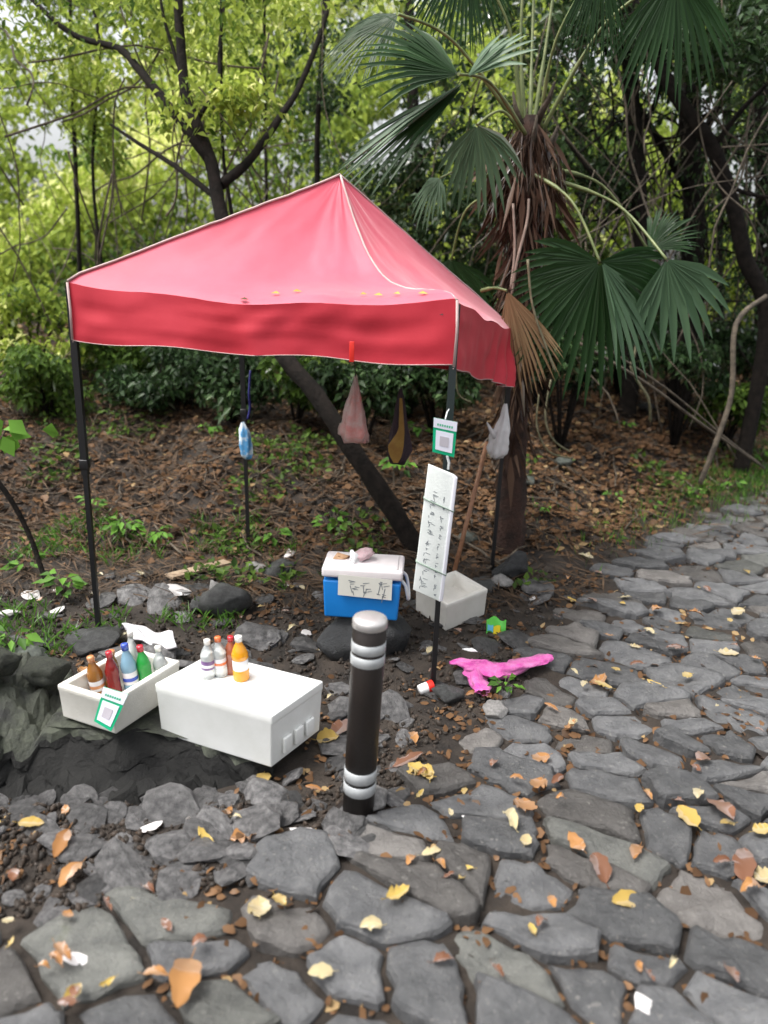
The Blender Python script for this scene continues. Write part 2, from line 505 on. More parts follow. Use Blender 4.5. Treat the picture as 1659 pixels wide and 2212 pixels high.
# ------------------------------------------------------------------ leaf litter
lit_m = leafmat('dead leaves', [(0.03, 0.017, 0.011), (0.07, 0.037, 0.022), (0.12, 0.06, 0.034), (0.20, 0.11, 0.055), (0.32, 0.22, 0.11)], trans=0.15, gloss=0.18, rough=0.35)
def litter(name, n, xr, yr, dens, size, label):
    x = RNG.uniform(*xr, n); y = RNG.uniform(*yr, n)
    keep = dens(x, y) > RNG.random(n); x, y = x[keep], y[keep]; n = len(x)
    P = np.stack([x, y, H(x, y) + RNG.uniform(0.0, 0.03, n) * (.4 if name == 'leaf_scraps' else 1)], 1)
    a = RNG.uniform(0, 2 * PI, n); A = np.stack([np.cos(a), np.sin(a), RNG.normal(0, .22, n)], 1)
    N = np.stack([RNG.normal(0, .38, n), RNG.normal(0, .38, n) - .1, np.ones(n)], 1)
    vv = np.clip(0.22 + RNG.beta(1.6, 2.4, n) + 0.28 * fbm(x * .7, y * .7, 2), 0, 1)
    o = leaves(name, P, RNG.uniform(size[0], size[1], n), A, N, lit_m, None, aspect=RNG.uniform(.4, .9, n), fold=0.14, vv=vv, hexa=True)
    tag(o, label, kind='stuff'); return o
def dens_bank(x, y):
    s = y - np.interp(x, BX, BY)
    right = np.clip((x + 0.3) / 1.2, 0, 1)
    return np.clip((s + 0.35) * 1.6, 0, 1) * (0.5 + 0.5 * right)
litter('leaf_litter', 130000, (-6, 8), (4.6, 13), dens_bank, (0.025, 0.085), 'brown and orange dead leaves covering the wooded bank')
pp = np.array([p for p in path_poly])
def dens_path(x, y):
    e = vnoise(x * 2.3 + 31, y * 2.3)
    return np.clip(0.22 + 1.4 * e, 0.04, 1) * (y - np.interp(x, BX, BY) < 0.3)
# leaves caught low in the joints of the path and among the rubble
o = litter('leaf_scraps', 46000, (-3.2, 6), (1.1, 8.5), dens_path, (0.018, 0.055), 'small brown leaf scraps caught between the stones')

# dry needles, stalks and twigs on the bank
n = 60000
x = RNG.uniform(-6, 6, n); y = RNG.uniform(4.2, 10.5, n)
k_ = (np.clip(1.2 - (x + .5) / 2.5, .25, 1) > RNG.random(n)) & (y - np.interp(x, BX, BY) > -0.9)
x, y = x[k_], y[k_]; n = len(x)
P = np.stack([x, y, H(x, y) + RNG.uniform(-.01, .05, n)], 1)
a = RNG.normal(-1.2, .75, n)
A = np.stack([np.cos(a), np.sin(a), RNG.normal(-.05, .25, n)], 1)
tw_m = leafmat('dry stalks', [(0.04, 0.028, 0.020), (0.09, 0.06, 0.042), (0.17, 0.115, 0.075), (0.32, 0.24, 0.15)], trans=0.1, gloss=0.1)
o = leaves('dry_stalks', P, RNG.uniform(.06, .28, n), A, np.tile([0, -.3, 1.0], (n, 1)), tw_m, None, aspect=0.05, fold=0.01, vv=RNG.beta(1.5, 2.4, n))
tag(o, 'dry brown needles and stalks strewn over the bank', kind='stuff')

# ------------------------------------------------------------------ foliage materials
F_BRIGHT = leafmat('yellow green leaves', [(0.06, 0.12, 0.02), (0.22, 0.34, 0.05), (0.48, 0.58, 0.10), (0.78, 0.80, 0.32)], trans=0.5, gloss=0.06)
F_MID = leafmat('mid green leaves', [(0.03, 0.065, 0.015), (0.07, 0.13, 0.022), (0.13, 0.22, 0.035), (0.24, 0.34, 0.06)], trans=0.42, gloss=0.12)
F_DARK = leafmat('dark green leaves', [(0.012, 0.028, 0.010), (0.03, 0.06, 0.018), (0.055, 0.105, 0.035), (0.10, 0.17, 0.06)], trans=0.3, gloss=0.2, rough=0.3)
BARK = mat('dark bark', (0.007, 0.006, 0.005), 0.9, (0.022, 0.017, 0.014), 14.0, 0.9, 40.0, spec=.2)
BARK2 = mat('grey brown bark', (0.05, 0.04, 0.03), 0.85, (0.15, 0.12, 0.085), 14.0, 0.9, 40.0)

def smooth_path(pts, n=5):
    """Catmull-Rom through the points"""
    pts = [Vector(p) for p in pts]; out = []
    for i in range(len(pts) - 1):
        p0 = pts[max(i - 1, 0)]; p1 = pts[i]; p2 = pts[i + 1]; p3 = pts[min(i + 2, len(pts) - 1)]
        for k in range(n):
            t = k / n
            out.append(0.5 * ((2 * p1) + (p2 - p0) * t + (2 * p0 - 5 * p1 + 4 * p2 - p3) * t * t + (3 * p1 - p0 - 3 * p2 + p3) * t ** 3))
    out.append(pts[-1]); return out
def limb(mb, pts, r0, r1, n=8, wob=0.08):
    q = smooth_path(pts); rad = [r0 + (r1 - r0) * i / (len(q) - 1) for i in range(len(q))]
    mb.tube(q, rad, n, wob=wob); return q
def foliage(parent, centers, radii, per, size, m, name='crown', flat=.8, vbias=None, aspect=.5, dr=.5):
    P = clumps(centers, radii, per, flat); n = len(P)
    A = rdir(n); A[:, 2] = A[:, 2] * .5 - dr
    N = RNG.normal(0, .55, (n, 3)); N[:, 2] += 1
    vv = np.clip(RNG.beta(2, 2, n) + np.repeat(RNG.normal(0, .16, len(centers)), per), 0, 1)
    o = leaves(name, P, RNG.uniform(size * .6, size * 1.3, n), A, N, m, parent, aspect=aspect, fold=.08, vv=vv, droop=.15)
    return o

GAPS = [(85, 290, .42), (115, 150, .45), (265, 150, .3), (50, 230, .3), (320, 60, .3), (1315, 110, .6), (1240, 150, .35), (1390, 170, .35), (760, 40, .3)]
# ---- far woods: one mass of bright leaves climbing the slope behind everything
def far_mass(name, n, yr, xr, zf, thick, size, m, label, gap=0.0, seed=0, gx=0.0):
    y = RNG.uniform(*yr, n); x = RNG.uniform(*xr, n) * y; g = H(x, y)
    z = zf(y) + 1.6 * fbm(x * .35 + seed, y * .35, 3) + RNG.uniform(-thick, thick, n)
    d = fbm(x * 0.7 + seed, z * 0.8 + seed * 2, 4)
    k = (d > gap + gx * np.clip(np.abs(x) / 3, 0, 1.2)) & (z > g - .1)
    for hx, hy, r in GAPS:                                         # gaps in the canopy where the sky shows
        hp = next((aty(hx, hy, yy) for yy in np.arange(11.5, 26, .2) if aty(hx, hy, yy).z < zf(yy)), None)
        if hp is not None: k &= ((x - hp.x) ** 2 + ((z - hp.z) * .8) ** 2 + ((y - hp.y) * .5) ** 2) > (r * (1 + .9 * vnoise(x * 2, z * 2))) ** 2
    P = np.stack([x, y, z], 1)[k]; n = len(P)
    A = rdir(n); A[:, 2] = A[:, 2] * .5 - .6
    N = RNG.normal(0, .6, (n, 3)); N[:, 2] += 1; N[:, 1] -= .5
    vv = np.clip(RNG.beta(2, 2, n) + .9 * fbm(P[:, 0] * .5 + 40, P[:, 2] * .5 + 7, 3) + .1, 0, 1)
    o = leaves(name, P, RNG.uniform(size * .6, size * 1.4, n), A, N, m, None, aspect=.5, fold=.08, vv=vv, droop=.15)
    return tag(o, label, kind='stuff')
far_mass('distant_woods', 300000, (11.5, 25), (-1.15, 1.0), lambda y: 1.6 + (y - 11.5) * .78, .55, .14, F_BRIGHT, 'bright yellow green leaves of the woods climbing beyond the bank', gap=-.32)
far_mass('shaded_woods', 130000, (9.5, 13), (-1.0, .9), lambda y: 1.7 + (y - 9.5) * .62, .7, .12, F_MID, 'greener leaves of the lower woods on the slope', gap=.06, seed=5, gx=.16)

# ---- trees one can tell apart
def px_pts(lst): return [aty(x, y, Y) for x, y, Y in lst]
def tree(name, label, trunk_pts, r0, r1, branches=(), clump=None, m=F_MID, bark=BARK, group=None, size=.09, per=260, n=10):
    q = px_pts(trunk_pts); g = q[0].copy(); base = Vector((g.x, g.y, hz(g.x, g.y) - .12))
    if q[0].z > base.z + .15: q = [base] + q
    t = thing(name, label, 'tree', base, group)
    mb = MB(); q = [p - base for p in q]; limb(mb, q, r0, r1, n)
    for b in branches:
        pts = [p - base for p in px_pts(b[0])]; limb(mb, pts, b[1], b[2], 6)
    mb.build('trunk', bark, t)
    if clump:
        C = [aty(x, y, Y) - base for x, y, Y, r in clump]; Rr = [c[3] for c in clump]
        foliage(t, [c[:] for c in C], Rr, per, size, m)
    return t
def blob_ring(cx, cy, Yc, sx, sy, k, r, seed):
    q = random.Random(seed); return [(cx + q.gauss(0, sx), cy + q.gauss(0, sy), Yc + q.uniform(-.8, .8), r * q.uniform(.6, 1.3)) for _ in range(k)]

tree('leaning_tree', 'dark tree leaning left behind the red canopy with forked upper trunk',
     [(905, 1200, 5.3), (850, 1105, 5.35), (760, 970, 5.5), (680, 850, 5.7), (600, 750, 5.9), (530, 610, 6.1), (480, 470, 6.3), (455, 350, 6.45), (425, 270, 6.55), (400, 200, 6.65), (390, 90, 6.8), (380, -80, 7.0)], .076, .034,
     branches=[([(452, 345, 6.45), (380, 250, 6.6), (300, 150, 6.9), (255, 105, 7.1), (150, 70, 7.4), (40, -30, 7.8)], .045, .018),
               ([(478, 400, 6.4), (540, 345, 6.6), (600, 260, 6.9), (650, 180, 7.2), (705, 30, 7.6), (720, -90, 7.9)], .04, .018),
               ([(470, 430, 6.4), (380, 360, 6.8), (300, 310, 7.1), (240, 270, 7.4)], .028, .012),
               ([(398, 180, 6.7), (375, 110, 6.8), (350, 20, 6.9), (345, -60, 7.0)], .018, .01),
               ([(425, 260, 6.6), (470, 180, 6.8), (475, 90, 7.1), (490, -40, 7.5)], .022, .010)],
     clump=blob_ring(380, 40, 7.4, 260, 70, 26, .42, 3) + blob_ring(250, -60, 7.2, 300, 40, 14, .5, 4), m=F_BRIGHT, per=95, size=.08)

tr = random.Random(5)
tree('forest_tree', 'tall dark straight tree behind the palm on its right', [(1480, 760, 9), (1500, 500, 9.1), (1490, 250, 9.2), (1505, -80, 9.3)], .14, .10,
     branches=[([(1495, 420, 9.1), (1420, 300, 8.9), (1360, 200, 8.7), (1280, 60, 8.5)], .05, .02), ([(1495, 330, 9.2), (1570, 200, 9), (1650, 60, 8.9)], .05, .02)],
     clump=blob_ring(1450, 30, 8.8, 130, 70, 16, .4, 11), m=F_DARK, per=240)
tree('crooked_tree', 'crooked dark tree curving in from the right edge', [(1655, 700, 7.8), (1610, 560, 7.8), (1585, 450, 7.8), (1540, 320, 7.8), (1505, 270, 7.8), (1450, 190, 7.9), (1420, 130, 8), (1340, -60, 8.2)], .075, .055,
     branches=[([(1540, 320, 7.8), (1600, 240, 7.7), (1690, 150, 7.6)], .03, .015), ([(1560, 390, 7.8), (1620, 420, 7.7), (1720, 430, 7.6)], .022, .012)],
     clump=blob_ring(1600, 60, 7.9, 110, 80, 12, .38, 13), m=F_DARK, per=230)
tree('forest_tree', 'dark slender tree directly right of the palm crown', [(1370, 760, 8.4), (1385, 560, 8.4), (1375, 350, 8.5), (1360, 150, 8.6), (1350, -70, 8.7)], .10, .07,
     branches=[([(1378, 470, 8.4), (1300, 400, 8.3), (1220, 300, 8.2)], .03, .012), ([(1372, 300, 8.5), (1420, 210, 8.6), (1450, 80, 8.6)], .03, .015)],
     clump=blob_ring(1290, 40, 8.4, 110, 70, 14, .42, 17) + blob_ring(1290, 330, 8.6, 70, 60, 5, .3, 18), m=F_DARK, per=230)
tree('forest_tree', 'dark trunk behind the canopy peak between palm and leaning tree', [(900, 620, 9.5), (905, 400, 9.5), (890, 200, 9.6), (880, -60, 9.7)], .09, .06,
     clump=blob_ring(900, 470, 9.2, 130, 60, 14, .42, 19) + blob_ring(1010, 330, 9, 90, 90, 8, .38, 20), m=F_DARK, per=260)
specs = [('thin dark sapling at the far left edge', [(175, 640, 9), (165, 400, 9), (155, 150, 9.1), (150, -60, 9.2)], .03, .02),
         ('thin dark sapling left of the canopy corner', [(232, 640, 8.6), (215, 540, 8.6), (200, 350, 8.7), (215, 100, 8.8), (180, -60, 8.9)], .022, .015),
         ('thin reddish stem close beside the leaning trunk', [(520, 620, 6.9), (500, 460, 6.9), (480, 300, 7), (478, -60, 7.1)], .02, .012),
         ('straight dark pole of a young tree left of the canopy peak', [(580, 640, 9.5), (575, 400, 9.6), (570, -60, 9.8)], .022, .018),
         ('slim dark stem rising above the canopy peak', [(690, 560, 8.5), (685, 300, 8.5), (700, 60, 8.6), (703, -60, 8.7)], .03, .025),
         ('slim dark stem behind the fan palm crown', [(1270, 700, 10), (1260, 400, 10), (1245, -60, 10)], .06, .04),
         ('thick shaded trunk at the right picture edge', [(1640, 850, 9.6), (1655, 500, 9.6), (1640, 200, 9.7), (1650, -60, 9.8)], .12, .09),
         ('slim trunk in the gap right of the tall straight tree', [(1560, 780, 10.5), (1555, 500, 10.5), (1575, 200, 10.5), (1560, -60, 10.5)], .05, .04)]
for i, (lb, pts, r0, r1) in enumerate(specs):
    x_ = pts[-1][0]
    tree('young_tree', lb, pts, r0, r1, clump=blob_ring(x_, 100 + 60 * (i % 3), pts[-1][2], 60, 130, 7, .33, 30 + i), m=F_BRIGHT if x_ < 640 else F_DARK, per=150, size=.08, group='young trees of the wood', n=8)

# ---- a mesh of dark twigs and small leaves on the right (thicket)
tw = MB(); q = random.Random(77)
for i in range(130):
    px, py, Yd = q.uniform(1180, 1720), q.uniform(120, 720), q.uniform(8.2, 10.5)
    p = aty(px, py, Yd); pts = [p]; d = Vector((q.gauss(0, .5), q.gauss(0, .3), q.uniform(-1, .4)))
    for _ in range(5):
        d = d + Vector((q.gauss(0, .35), q.gauss(0, .3), q.gauss(-.08, .3))); pts.append(pts[-1] + d.normalized() * .25)
    tw.tube(pts, [.014, .012, .010, .008, .006, .004], 5)
o = tw.build('twig_thicket', BARK); tag(o, 'tangle of thin dark twigs under the trees on the right', kind='stuff')

n = 17000; y = RNG.uniform(8.2, 10.2, n); x = RNG.uniform(.22, .75, n) * y; z = RNG.uniform(1.6, 5.6, n)
d_ = fbm(x * 1.5 + 60, z * 1.3 + 8, 4) + .25 * (y - 9.2) * fbm(x * 4, z * 4, 2); k_ = d_ > .02; P = np.stack([x, y, z], 1)[k_]; n = len(P)
A = rdir(n); A[:, 2] = A[:, 2] * .4 - .9
o = leaves('creeper_leaves', P, RNG.uniform(.04, .10, n), A, RNG.normal(0, .6, (n, 3)) + [0, -.4, .6], F_DARK, None, aspect=.5, fold=.08, droop=.1)
tag(o, 'dark creeper leaves hanging in ragged curtains among the right trees', kind='stuff')

tw = MB(); q = random.Random(123)
for i in range(230):                                               # long thin vines and dead twigs hanging in the wood
    right = q.random() < .62
    px, py, Yd = (q.uniform(1010, 1720) if right else q.uniform(-60, 720)), q.uniform(-60, 560), q.uniform(7.0, 10.5)
    if right and px < 1230: Yd = q.uniform(7.5, 10.5)
    p = aty(px, py, Yd); pts = [p]; d = Vector((q.gauss(0, .35), q.gauss(0, .15), -1 if q.random() < .7 else q.uniform(-.4, .4))); L = q.uniform(.15, .42)
    for _ in range(6):
        d = (d + Vector((q.gauss(0, .22), q.gauss(0, .15), q.gauss(-.03, .15)))).normalized(); pts.append(pts[-1] + d * L)
    r_ = q.uniform(.004, .011); tw.tube(smooth_path(pts, 2), r_, 4)
o = tw.build('hanging_vines', BARK2); tag(o, 'many thin vines and bare twigs hanging in the wood', kind='stuff')
tw = MB()
for i in range(320):                                               # dead twigs lying on the bank
    x, y = q.uniform(-4.5, 5), q.uniform(5.0, 9.0)
    if y < np.interp(x, BX, BY) - .2: continue
    a = q.uniform(0, 6.28); L = q.uniform(.15, .6); pts = []
    for k in range(5):
        f = k / 4 - .5; xx, yy = x + math.cos(a) * L * f + q.gauss(0, .015), y + math.sin(a) * L * f + q.gauss(0, .015); pts.append((xx, yy, hz(xx, yy) + .03 + q.uniform(0, .03)))
    tw.tube(pts, q.uniform(.003, .010), 5)
o = tw.build('dead_twigs', BARK2); tag(o, 'dead grey brown twigs lying over the bank', kind='stuff')

# ---- shrubs along the top of the bank
shr = random.Random(9)
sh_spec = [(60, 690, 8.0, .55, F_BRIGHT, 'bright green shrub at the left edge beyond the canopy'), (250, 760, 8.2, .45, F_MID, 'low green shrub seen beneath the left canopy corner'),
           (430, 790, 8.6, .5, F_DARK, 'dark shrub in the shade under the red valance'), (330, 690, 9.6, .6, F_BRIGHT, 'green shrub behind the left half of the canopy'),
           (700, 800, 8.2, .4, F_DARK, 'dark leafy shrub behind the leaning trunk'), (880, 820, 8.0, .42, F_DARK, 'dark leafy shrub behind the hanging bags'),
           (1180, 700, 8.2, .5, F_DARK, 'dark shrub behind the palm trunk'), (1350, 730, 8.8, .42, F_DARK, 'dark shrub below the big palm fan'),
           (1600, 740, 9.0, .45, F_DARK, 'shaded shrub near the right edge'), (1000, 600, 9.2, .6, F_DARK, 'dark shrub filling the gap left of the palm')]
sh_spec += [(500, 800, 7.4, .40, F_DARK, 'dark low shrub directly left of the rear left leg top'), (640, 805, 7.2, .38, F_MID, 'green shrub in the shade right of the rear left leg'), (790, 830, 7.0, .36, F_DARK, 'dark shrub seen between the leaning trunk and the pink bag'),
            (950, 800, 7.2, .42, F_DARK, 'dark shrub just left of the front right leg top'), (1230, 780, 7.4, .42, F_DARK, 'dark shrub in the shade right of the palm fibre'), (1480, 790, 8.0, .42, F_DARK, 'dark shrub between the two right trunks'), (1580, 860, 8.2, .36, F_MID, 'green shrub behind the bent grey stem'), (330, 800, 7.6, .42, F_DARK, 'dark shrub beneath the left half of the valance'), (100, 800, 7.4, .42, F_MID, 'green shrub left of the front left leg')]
for px, py, Yd, r, m, lb in sh_spec:
    c = aty(px, py, Yd); gz = hz(c.x, c.y); t = thing('shrub', lb, 'shrub', (c.x, c.y, gz - .05), 'shrubs along the top of the bank')
    mb = MB(); C = []
    for k in range(9):
        a = shr.uniform(0, 6.28); e = Vector((math.cos(a) * r * shr.uniform(.3, 1), math.sin(a) * r * shr.uniform(.3, .8), max(.25, c.z - gz + shr.uniform(-.5, .5) * r)))
        mb.tube([(0, 0, 0), e * .5 + Vector((0, 0, .1)), e], [.018, .012, .006], 5); C.append(e[:])
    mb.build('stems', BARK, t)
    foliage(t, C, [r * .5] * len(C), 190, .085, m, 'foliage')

# ---- ferns and small plants on the bank
PLM = leafmat('fresh low leaves', [(0.04, 0.10, 0.02), (0.09, 0.20, 0.03), (0.16, 0.34, 0.05), (0.26, 0.45, 0.08)], trans=.35, gloss=.12)
def small_plant(px, py, n, L, label, name='small_plant', asp=.5, grp='small green plants on the bank', seed=0, hgt=None):
    p = onb(px, py); t = thing(name, label, 'plant', p, grp)
    q = random.Random(int(px * 3 + py)); mb = MB(); Ps = []; As = []
    for k in range(n):
        a = q.uniform(0, 6.28); h_ = (hgt or L * 1.4) * q.uniform(.4, 1.1); rr = L * q.uniform(.3, 1.1)
        e = Vector((math.cos(a) * rr, math.sin(a) * rr, h_)); mb.tube([(0, 0, -.01), e * .5 + Vector((0, 0, h_ * .15)), e], .0025, 4)
        Ps.append(e[:]); As.append((math.cos(a), math.sin(a) - .2, q.uniform(-.6, .2)))
    mb.build('stem', PLM if False else BARK2, t)
    leaves('foliage', np.array(Ps), np.array([L * q.uniform(.7, 1.2) for _ in Ps]), np.array(As), np.tile([0, -.5, 1.], (n, 1)) + RNG.normal(0, .25, (n, 3)), PLM, t, aspect=asp, fold=.1, droop=.12)
    return t
plants = [(455, 945, 16, .08, 'green broad leaved sprout on the bank behind the rear pole'), (270, 1160, 26, .09, 'bright green low plant on the bank right of the front left pole'),
          (340, 1175, 18, .08, 'green low plant above the pale plank'), (200, 1110, 14, .08, 'green sprig just left of the front left pole'), (140, 1290, 22, .09, 'yellow green plant at the left edge near a white scrap'),
          (60, 1240, 14, .08, 'green plant beside the thin leaning stick'), (800, 880, 14, .07, 'small sprout behind the pink hanging bag'), (905, 950, 10, .13, 'broad pale green leaves beside the green placard'),
          (860, 1030, 20, .10, 'green plant low on the bank behind the leaning trunk'), (720, 1150, 16, .09, 'green plant behind the blue cool box'), (590, 1180, 14, .09, 'dark green plant at the foot of the rear pole'),
          (1345, 925, 7, .07, 'single green sprout in the brown litter'), (1500, 1075, 16, .06, 'green sprout cluster at the edge of the path'), (1410, 1100, 10, .06, 'lime green leaves beside the upper path stones'),
          (1320, 1085, 10, .06, 'lime green sprig in the litter left of the path'), (1170, 1110, 10, .06, 'green weed right of the palm foot'), (1580, 1060, 18, .07, 'leafy weed at the top end of the path'),
          (1640, 1000, 22, .09, 'bright green fern at the right picture edge'), (1430, 800, 14, .07, 'lime sprig on the thin diagonal branch'), (1510, 930, 8, .07, 'lime green leaf sprig low on the right bank'),
          (1090, 1500, 16, .05, 'green tuft of grass under the pink bag'), (620, 860, 12, .08, 'green leaves behind the rear pole top'), (30, 1420, 16, .09, 'green weed beside the mossy boulder')]
for (px, py, n, L, lb) in plants: small_plant(px, py, n, L, lb)
# scattered tiny ground cover
n = 26000; x = RNG.uniform(-5, 6, n); y = RNG.uniform(4.5, 9.5, n)
k_ = (fbm(x * 1.1 + 50, y * 1.1 + 3, 4) > np.where(x < -.3, .08, .30)) & (y - np.interp(x, BX, BY) > -.7); x, y = x[k_], y[k_]; n = len(x)
A = rdir(n); A[:, 2] = np.abs(A[:, 2]) * .6
o = leaves('ground_cover', np.stack([x, y, H(x, y) + RNG.uniform(0, .10, n)], 1), RNG.uniform(.03, .085, n), A, RNG.normal(0, .4, (n, 3)) + [0, -.3, 1], F_MID, None, aspect=.6, vv=RNG.random(n))
tag(o, 'tiny green ground cover in patches on the bank', kind='stuff')
# grass and moss along the upper path edge
n = 14000; x = RNG.uniform(1.0, 6.5, n); y = np.interp(x, BX, BY) + RNG.normal(-.05, .28, n)
k_ = x + RNG.normal(0, .9, n) > 3.1; x, y = x[k_], y[k_]; n = len(x)
A = rdir(n) * .5; A[:, 2] = 1
o = leaves('grass', np.stack([x, y, H(x, y)], 1), RNG.uniform(.04, .12, n), A, rdir(n), PLM, None, aspect=.08, fold=.01)
tag(o, 'short green grass along the upper edge of the path', kind='stuff')

n = 9000; x = RNG.uniform(-4.2, -.6, n); y = RNG.uniform(3.5, 5.6, n)
k_ = fbm(x * 1.7 + 12, y * 1.7 + 70, 3) > .10 + .25 * np.clip(x + 1.6, 0, 2); x, y = x[k_], y[k_]; n = len(x)
A = rdir(n) * .8; A[:, 2] = 1
o = leaves('weedy_grass', np.stack([x, y, H(x, y)], 1), RNG.uniform(.04, .15, n), A, rdir(n), PLM, None, aspect=.09, fold=.01, vv=RNG.beta(2, 2, n), droop=.2)
tag(o, 'weedy green grass in patches left of the canopy', kind='stuff')

# big green leaves leaning in at the left edge
t = thing('broad_leaved_sprig', 'bright lime leaves leaning in at the left picture edge', 'plant', onb(10, 1290) + Vector((-.15, -.3, -.03)))
b0 = t.location.copy(); hub = aty(15, 925, 3.9) - b0
mb = MB(); mb.tube(smooth_path([(0, 0, 0), hub * .5 + Vector((-.1, 0, .05)), hub]), .005, 6); mb.build('stem', BARK2, t)
for k in range(9):
    p = hub + Vector((random.gauss(0, .05), random.gauss(0, .04), random.gauss(0, .06)))
    leaves('leaf', np.array([p[:]]), .12, np.array([[random.uniform(-.4, 1), random.gauss(0, .3), random.uniform(-1, .1)]]), np.array([[.2, -1, .5]]), PLM, t, aspect=.7, vv=np.array([random.uniform(.6, 1)]))

# ------------------------------------------------------------------ palm
FROND_D = leafmat('palm blade dark', [(0.018, 0.048, 0.014), (0.036, 0.09, 0.028), (0.07, 0.14, 0.055)], trans=.38, gloss=.28, rough=.4)
FROND_L = leafmat('palm blade pale', [(0.05, 0.10, 0.05), (0.11, 0.19, 0.10), (0.34, 0.43, 0.34)], trans=.25, gloss=.35, rough=.4)
FROND_DEAD = leafmat('palm blade dead', [(0.24, 0.15, 0.08), (0.42, 0.29, 0.16), (0.56, 0.42, 0.26)], trans=.2, gloss=.15)
PETI = mat('palm petiole', (0.10, 0.14, 0.045), 0.45, (0.22, 0.25, 0.10), 12)
FIBRE = leafmat('palm fibre', [(0.03, 0.016, 0.010), (0.10, 0.058, 0.038), (0.19, 0.12, 0.085), (0.30, 0.21, 0.15)], trans=.05, gloss=.08)
PTRUNK = mat('palm trunk', (0.018, 0.009, 0.006), .9, (0.065, 0.03, 0.02), 9, 1.0, 40)
palm_base = at(1100, 1190, 0.06); palm_base.z = hz(palm_base.x, palm_base.y)
palm = thing('fan_palm', 'shaggy fan palm with brown fibre trunk beside the canopy', 'palm tree', palm_base)
PB = palm_base
def fan(hub, d, nrm, R, spread, nseg, m, droop=.25, join=.45, jitter=.06, name='frond', wid=None, seed=0, fold=None, side=.22):
    """one palmate leaf: narrow pleated segments, joined near the hub and free at the tips"""
    q = random.Random(seed); d = Vector(d).normalized(); nrm = Vector(nrm); nrm = (nrm - d * nrm.dot(d)).normalized(); s = d.cross(nrm)
    V = []; F = []; at_ = []
    wid = wid or 2 * R * math.radians(spread * 2) / nseg * .30
    for k in range(nseg):
        a = math.radians(-spread + 2 * spread * (k + .5) / nseg + q.gauss(0, 1.2))
        cup = .25 * (abs(a) / PI) ** 1.2 if fold is None else fold * abs(math.sin(a))
        ax = (d * math.cos(a) + s * math.sin(a) - nrm * cup).normalized(); sd_ = nrm.cross(ax).normalized()
        L = R * (1 - side * (abs(a) / math.radians(max(spread, 1))) ** 2) * q.uniform(.92, 1.05); dr = droop * q.uniform(.6, 1.5)
        o = len(V); st = [(.03, .15), (.25, .62), (.5, 1.0), (.72, .82), (.88, .5), (1.0, .06)]
        vk = min(1, max(0, q.gauss(.5, .22)))
        for f, wf in st:
            c = Vector(hub) + ax * L * f + Vector((0, 0, -1)) * dr * L * max(0, f - join) ** 1.7 * 1.4
            hw = wid * wf * .5 * (1 if f > .1 else .6)
            V += [c + sd_ * hw + nrm * hw * .35, c - nrm * hw * .25, c - sd_ * hw + nrm * hw * .35]
        for i in range(len(st) - 1):
            b = o + i * 3
            F += [(b, b + 1, b + 4, b + 3), (b + 1, b + 2, b + 5, b + 4)]; at_ += [vk, vk * .8]
    me = npmesh(name, np.array([v[:] for v in V]), np.array(F), attr=np.array(at_))
    return link(name, me, palm, m)
def frond(hubpx, dpx, R, spread, m, start, via=None, n=(0, -.75, .6), droop=.25, seg=34, seed=1, dep=0, fold=None, pr=.009, label=None, side=.22):
    hub = aty(*hubpx); tip = aty(dpx[0], dpx[1], hubpx[2] + dep); d = tip - hub
    o = fan(hub - PB, d, n, R, spread, seg, m, droop, seed=seed, fold=fold, side=side)
    if label: o['label'] = label
    if start:
        st = aty(*start); mid = aty(*via) if via else (st + hub) / 2 + Vector((0, 0, .12))
        mb = MB(); mb.tube([p - PB for p in smooth_path([st, mid, hub], 8)], [pr * 1.5] * 6 + [pr] * 11, 6); mb.build('petiole', PETI, o)
    return o
CR = (1140, 300, 5.4)
# the big fan hanging in front of the bank
frond((1296, 566, 4.95), (1262, 800), .72, 118, FROND_D, (1150, 375, 5.3), (1235, 435, 5.1), n=(.05, -.9, .35), droop=.3, seg=36, seed=2, side=.48, label='big dark green fan with pale right blades')
frond((1300, 566, 4.90), (1400, 745), .68, 34, FROND_L, None, n=(.35, -.7, .6), droop=.22, seg=9, seed=3)
frond((1440, 560, 4.95), (1490, 720), .54, 58, FROND_L, (1170, 380, 5.4), (1330, 440, 5.3), n=(-.3, -.6, .7), droop=.32, seg=11, seed=4, label='pale narrow fan with long drooping blades')
frond((990, 160, 4.7), (830, 90), .60, 44, FROND_D, (1135, 290, 5.3), (1060, 180, 5.0), n=(.1, -.8, .6), droop=.25, seed=5, seg=18)
frond((1000, 185, 4.75), (735, 385), .85, 26, FROND_D, None, n=(-.3, -.6, .75), droop=.1, seed=6, seg=13)
frond((1005, 175, 4.72), (780, 330), .80, 15, FROND_L, None, n=(-.5, -.35, .9), droop=.06, seed=66, seg=5)
frond((1010, 165, 4.75), (1120, 80), .42, 34, FROND_L, None, n=(.2, -.5, .9), droop=.2, seed=7, seg=7)
frond((1030, 270, 5.2), (1045, 420), .42, 62, FROND_L, (1135, 300, 5.4), (1085, 240, 5.3), n=(-.2, -.7, .6), droop=.55, seed=8, seg=14)
frond((950, 385, 5.2), (900, 450), .24, 70, FROND_L, (1120, 345, 5.4), (1030, 350, 5.3), n=(-.1, -.5, .9), droop=.8, seed=9, seg=14, pr=.006, label='small pale drooping fan left of the trunk')
frond((860, 30, 5.0), (790, 70), .5, 60, FROND_D, (1125, 280, 5.4), (980, 90, 5.2), n=(.1, -.5, .8), droop=.35, seed=10)
frond((1300, -90, 5.0), (1285, 90), .50, 36, FROND_D, (1165, 280, 5.4), (1200, 90, 5.2), n=(.1, -.8, .5), droop=.3, seed=12)
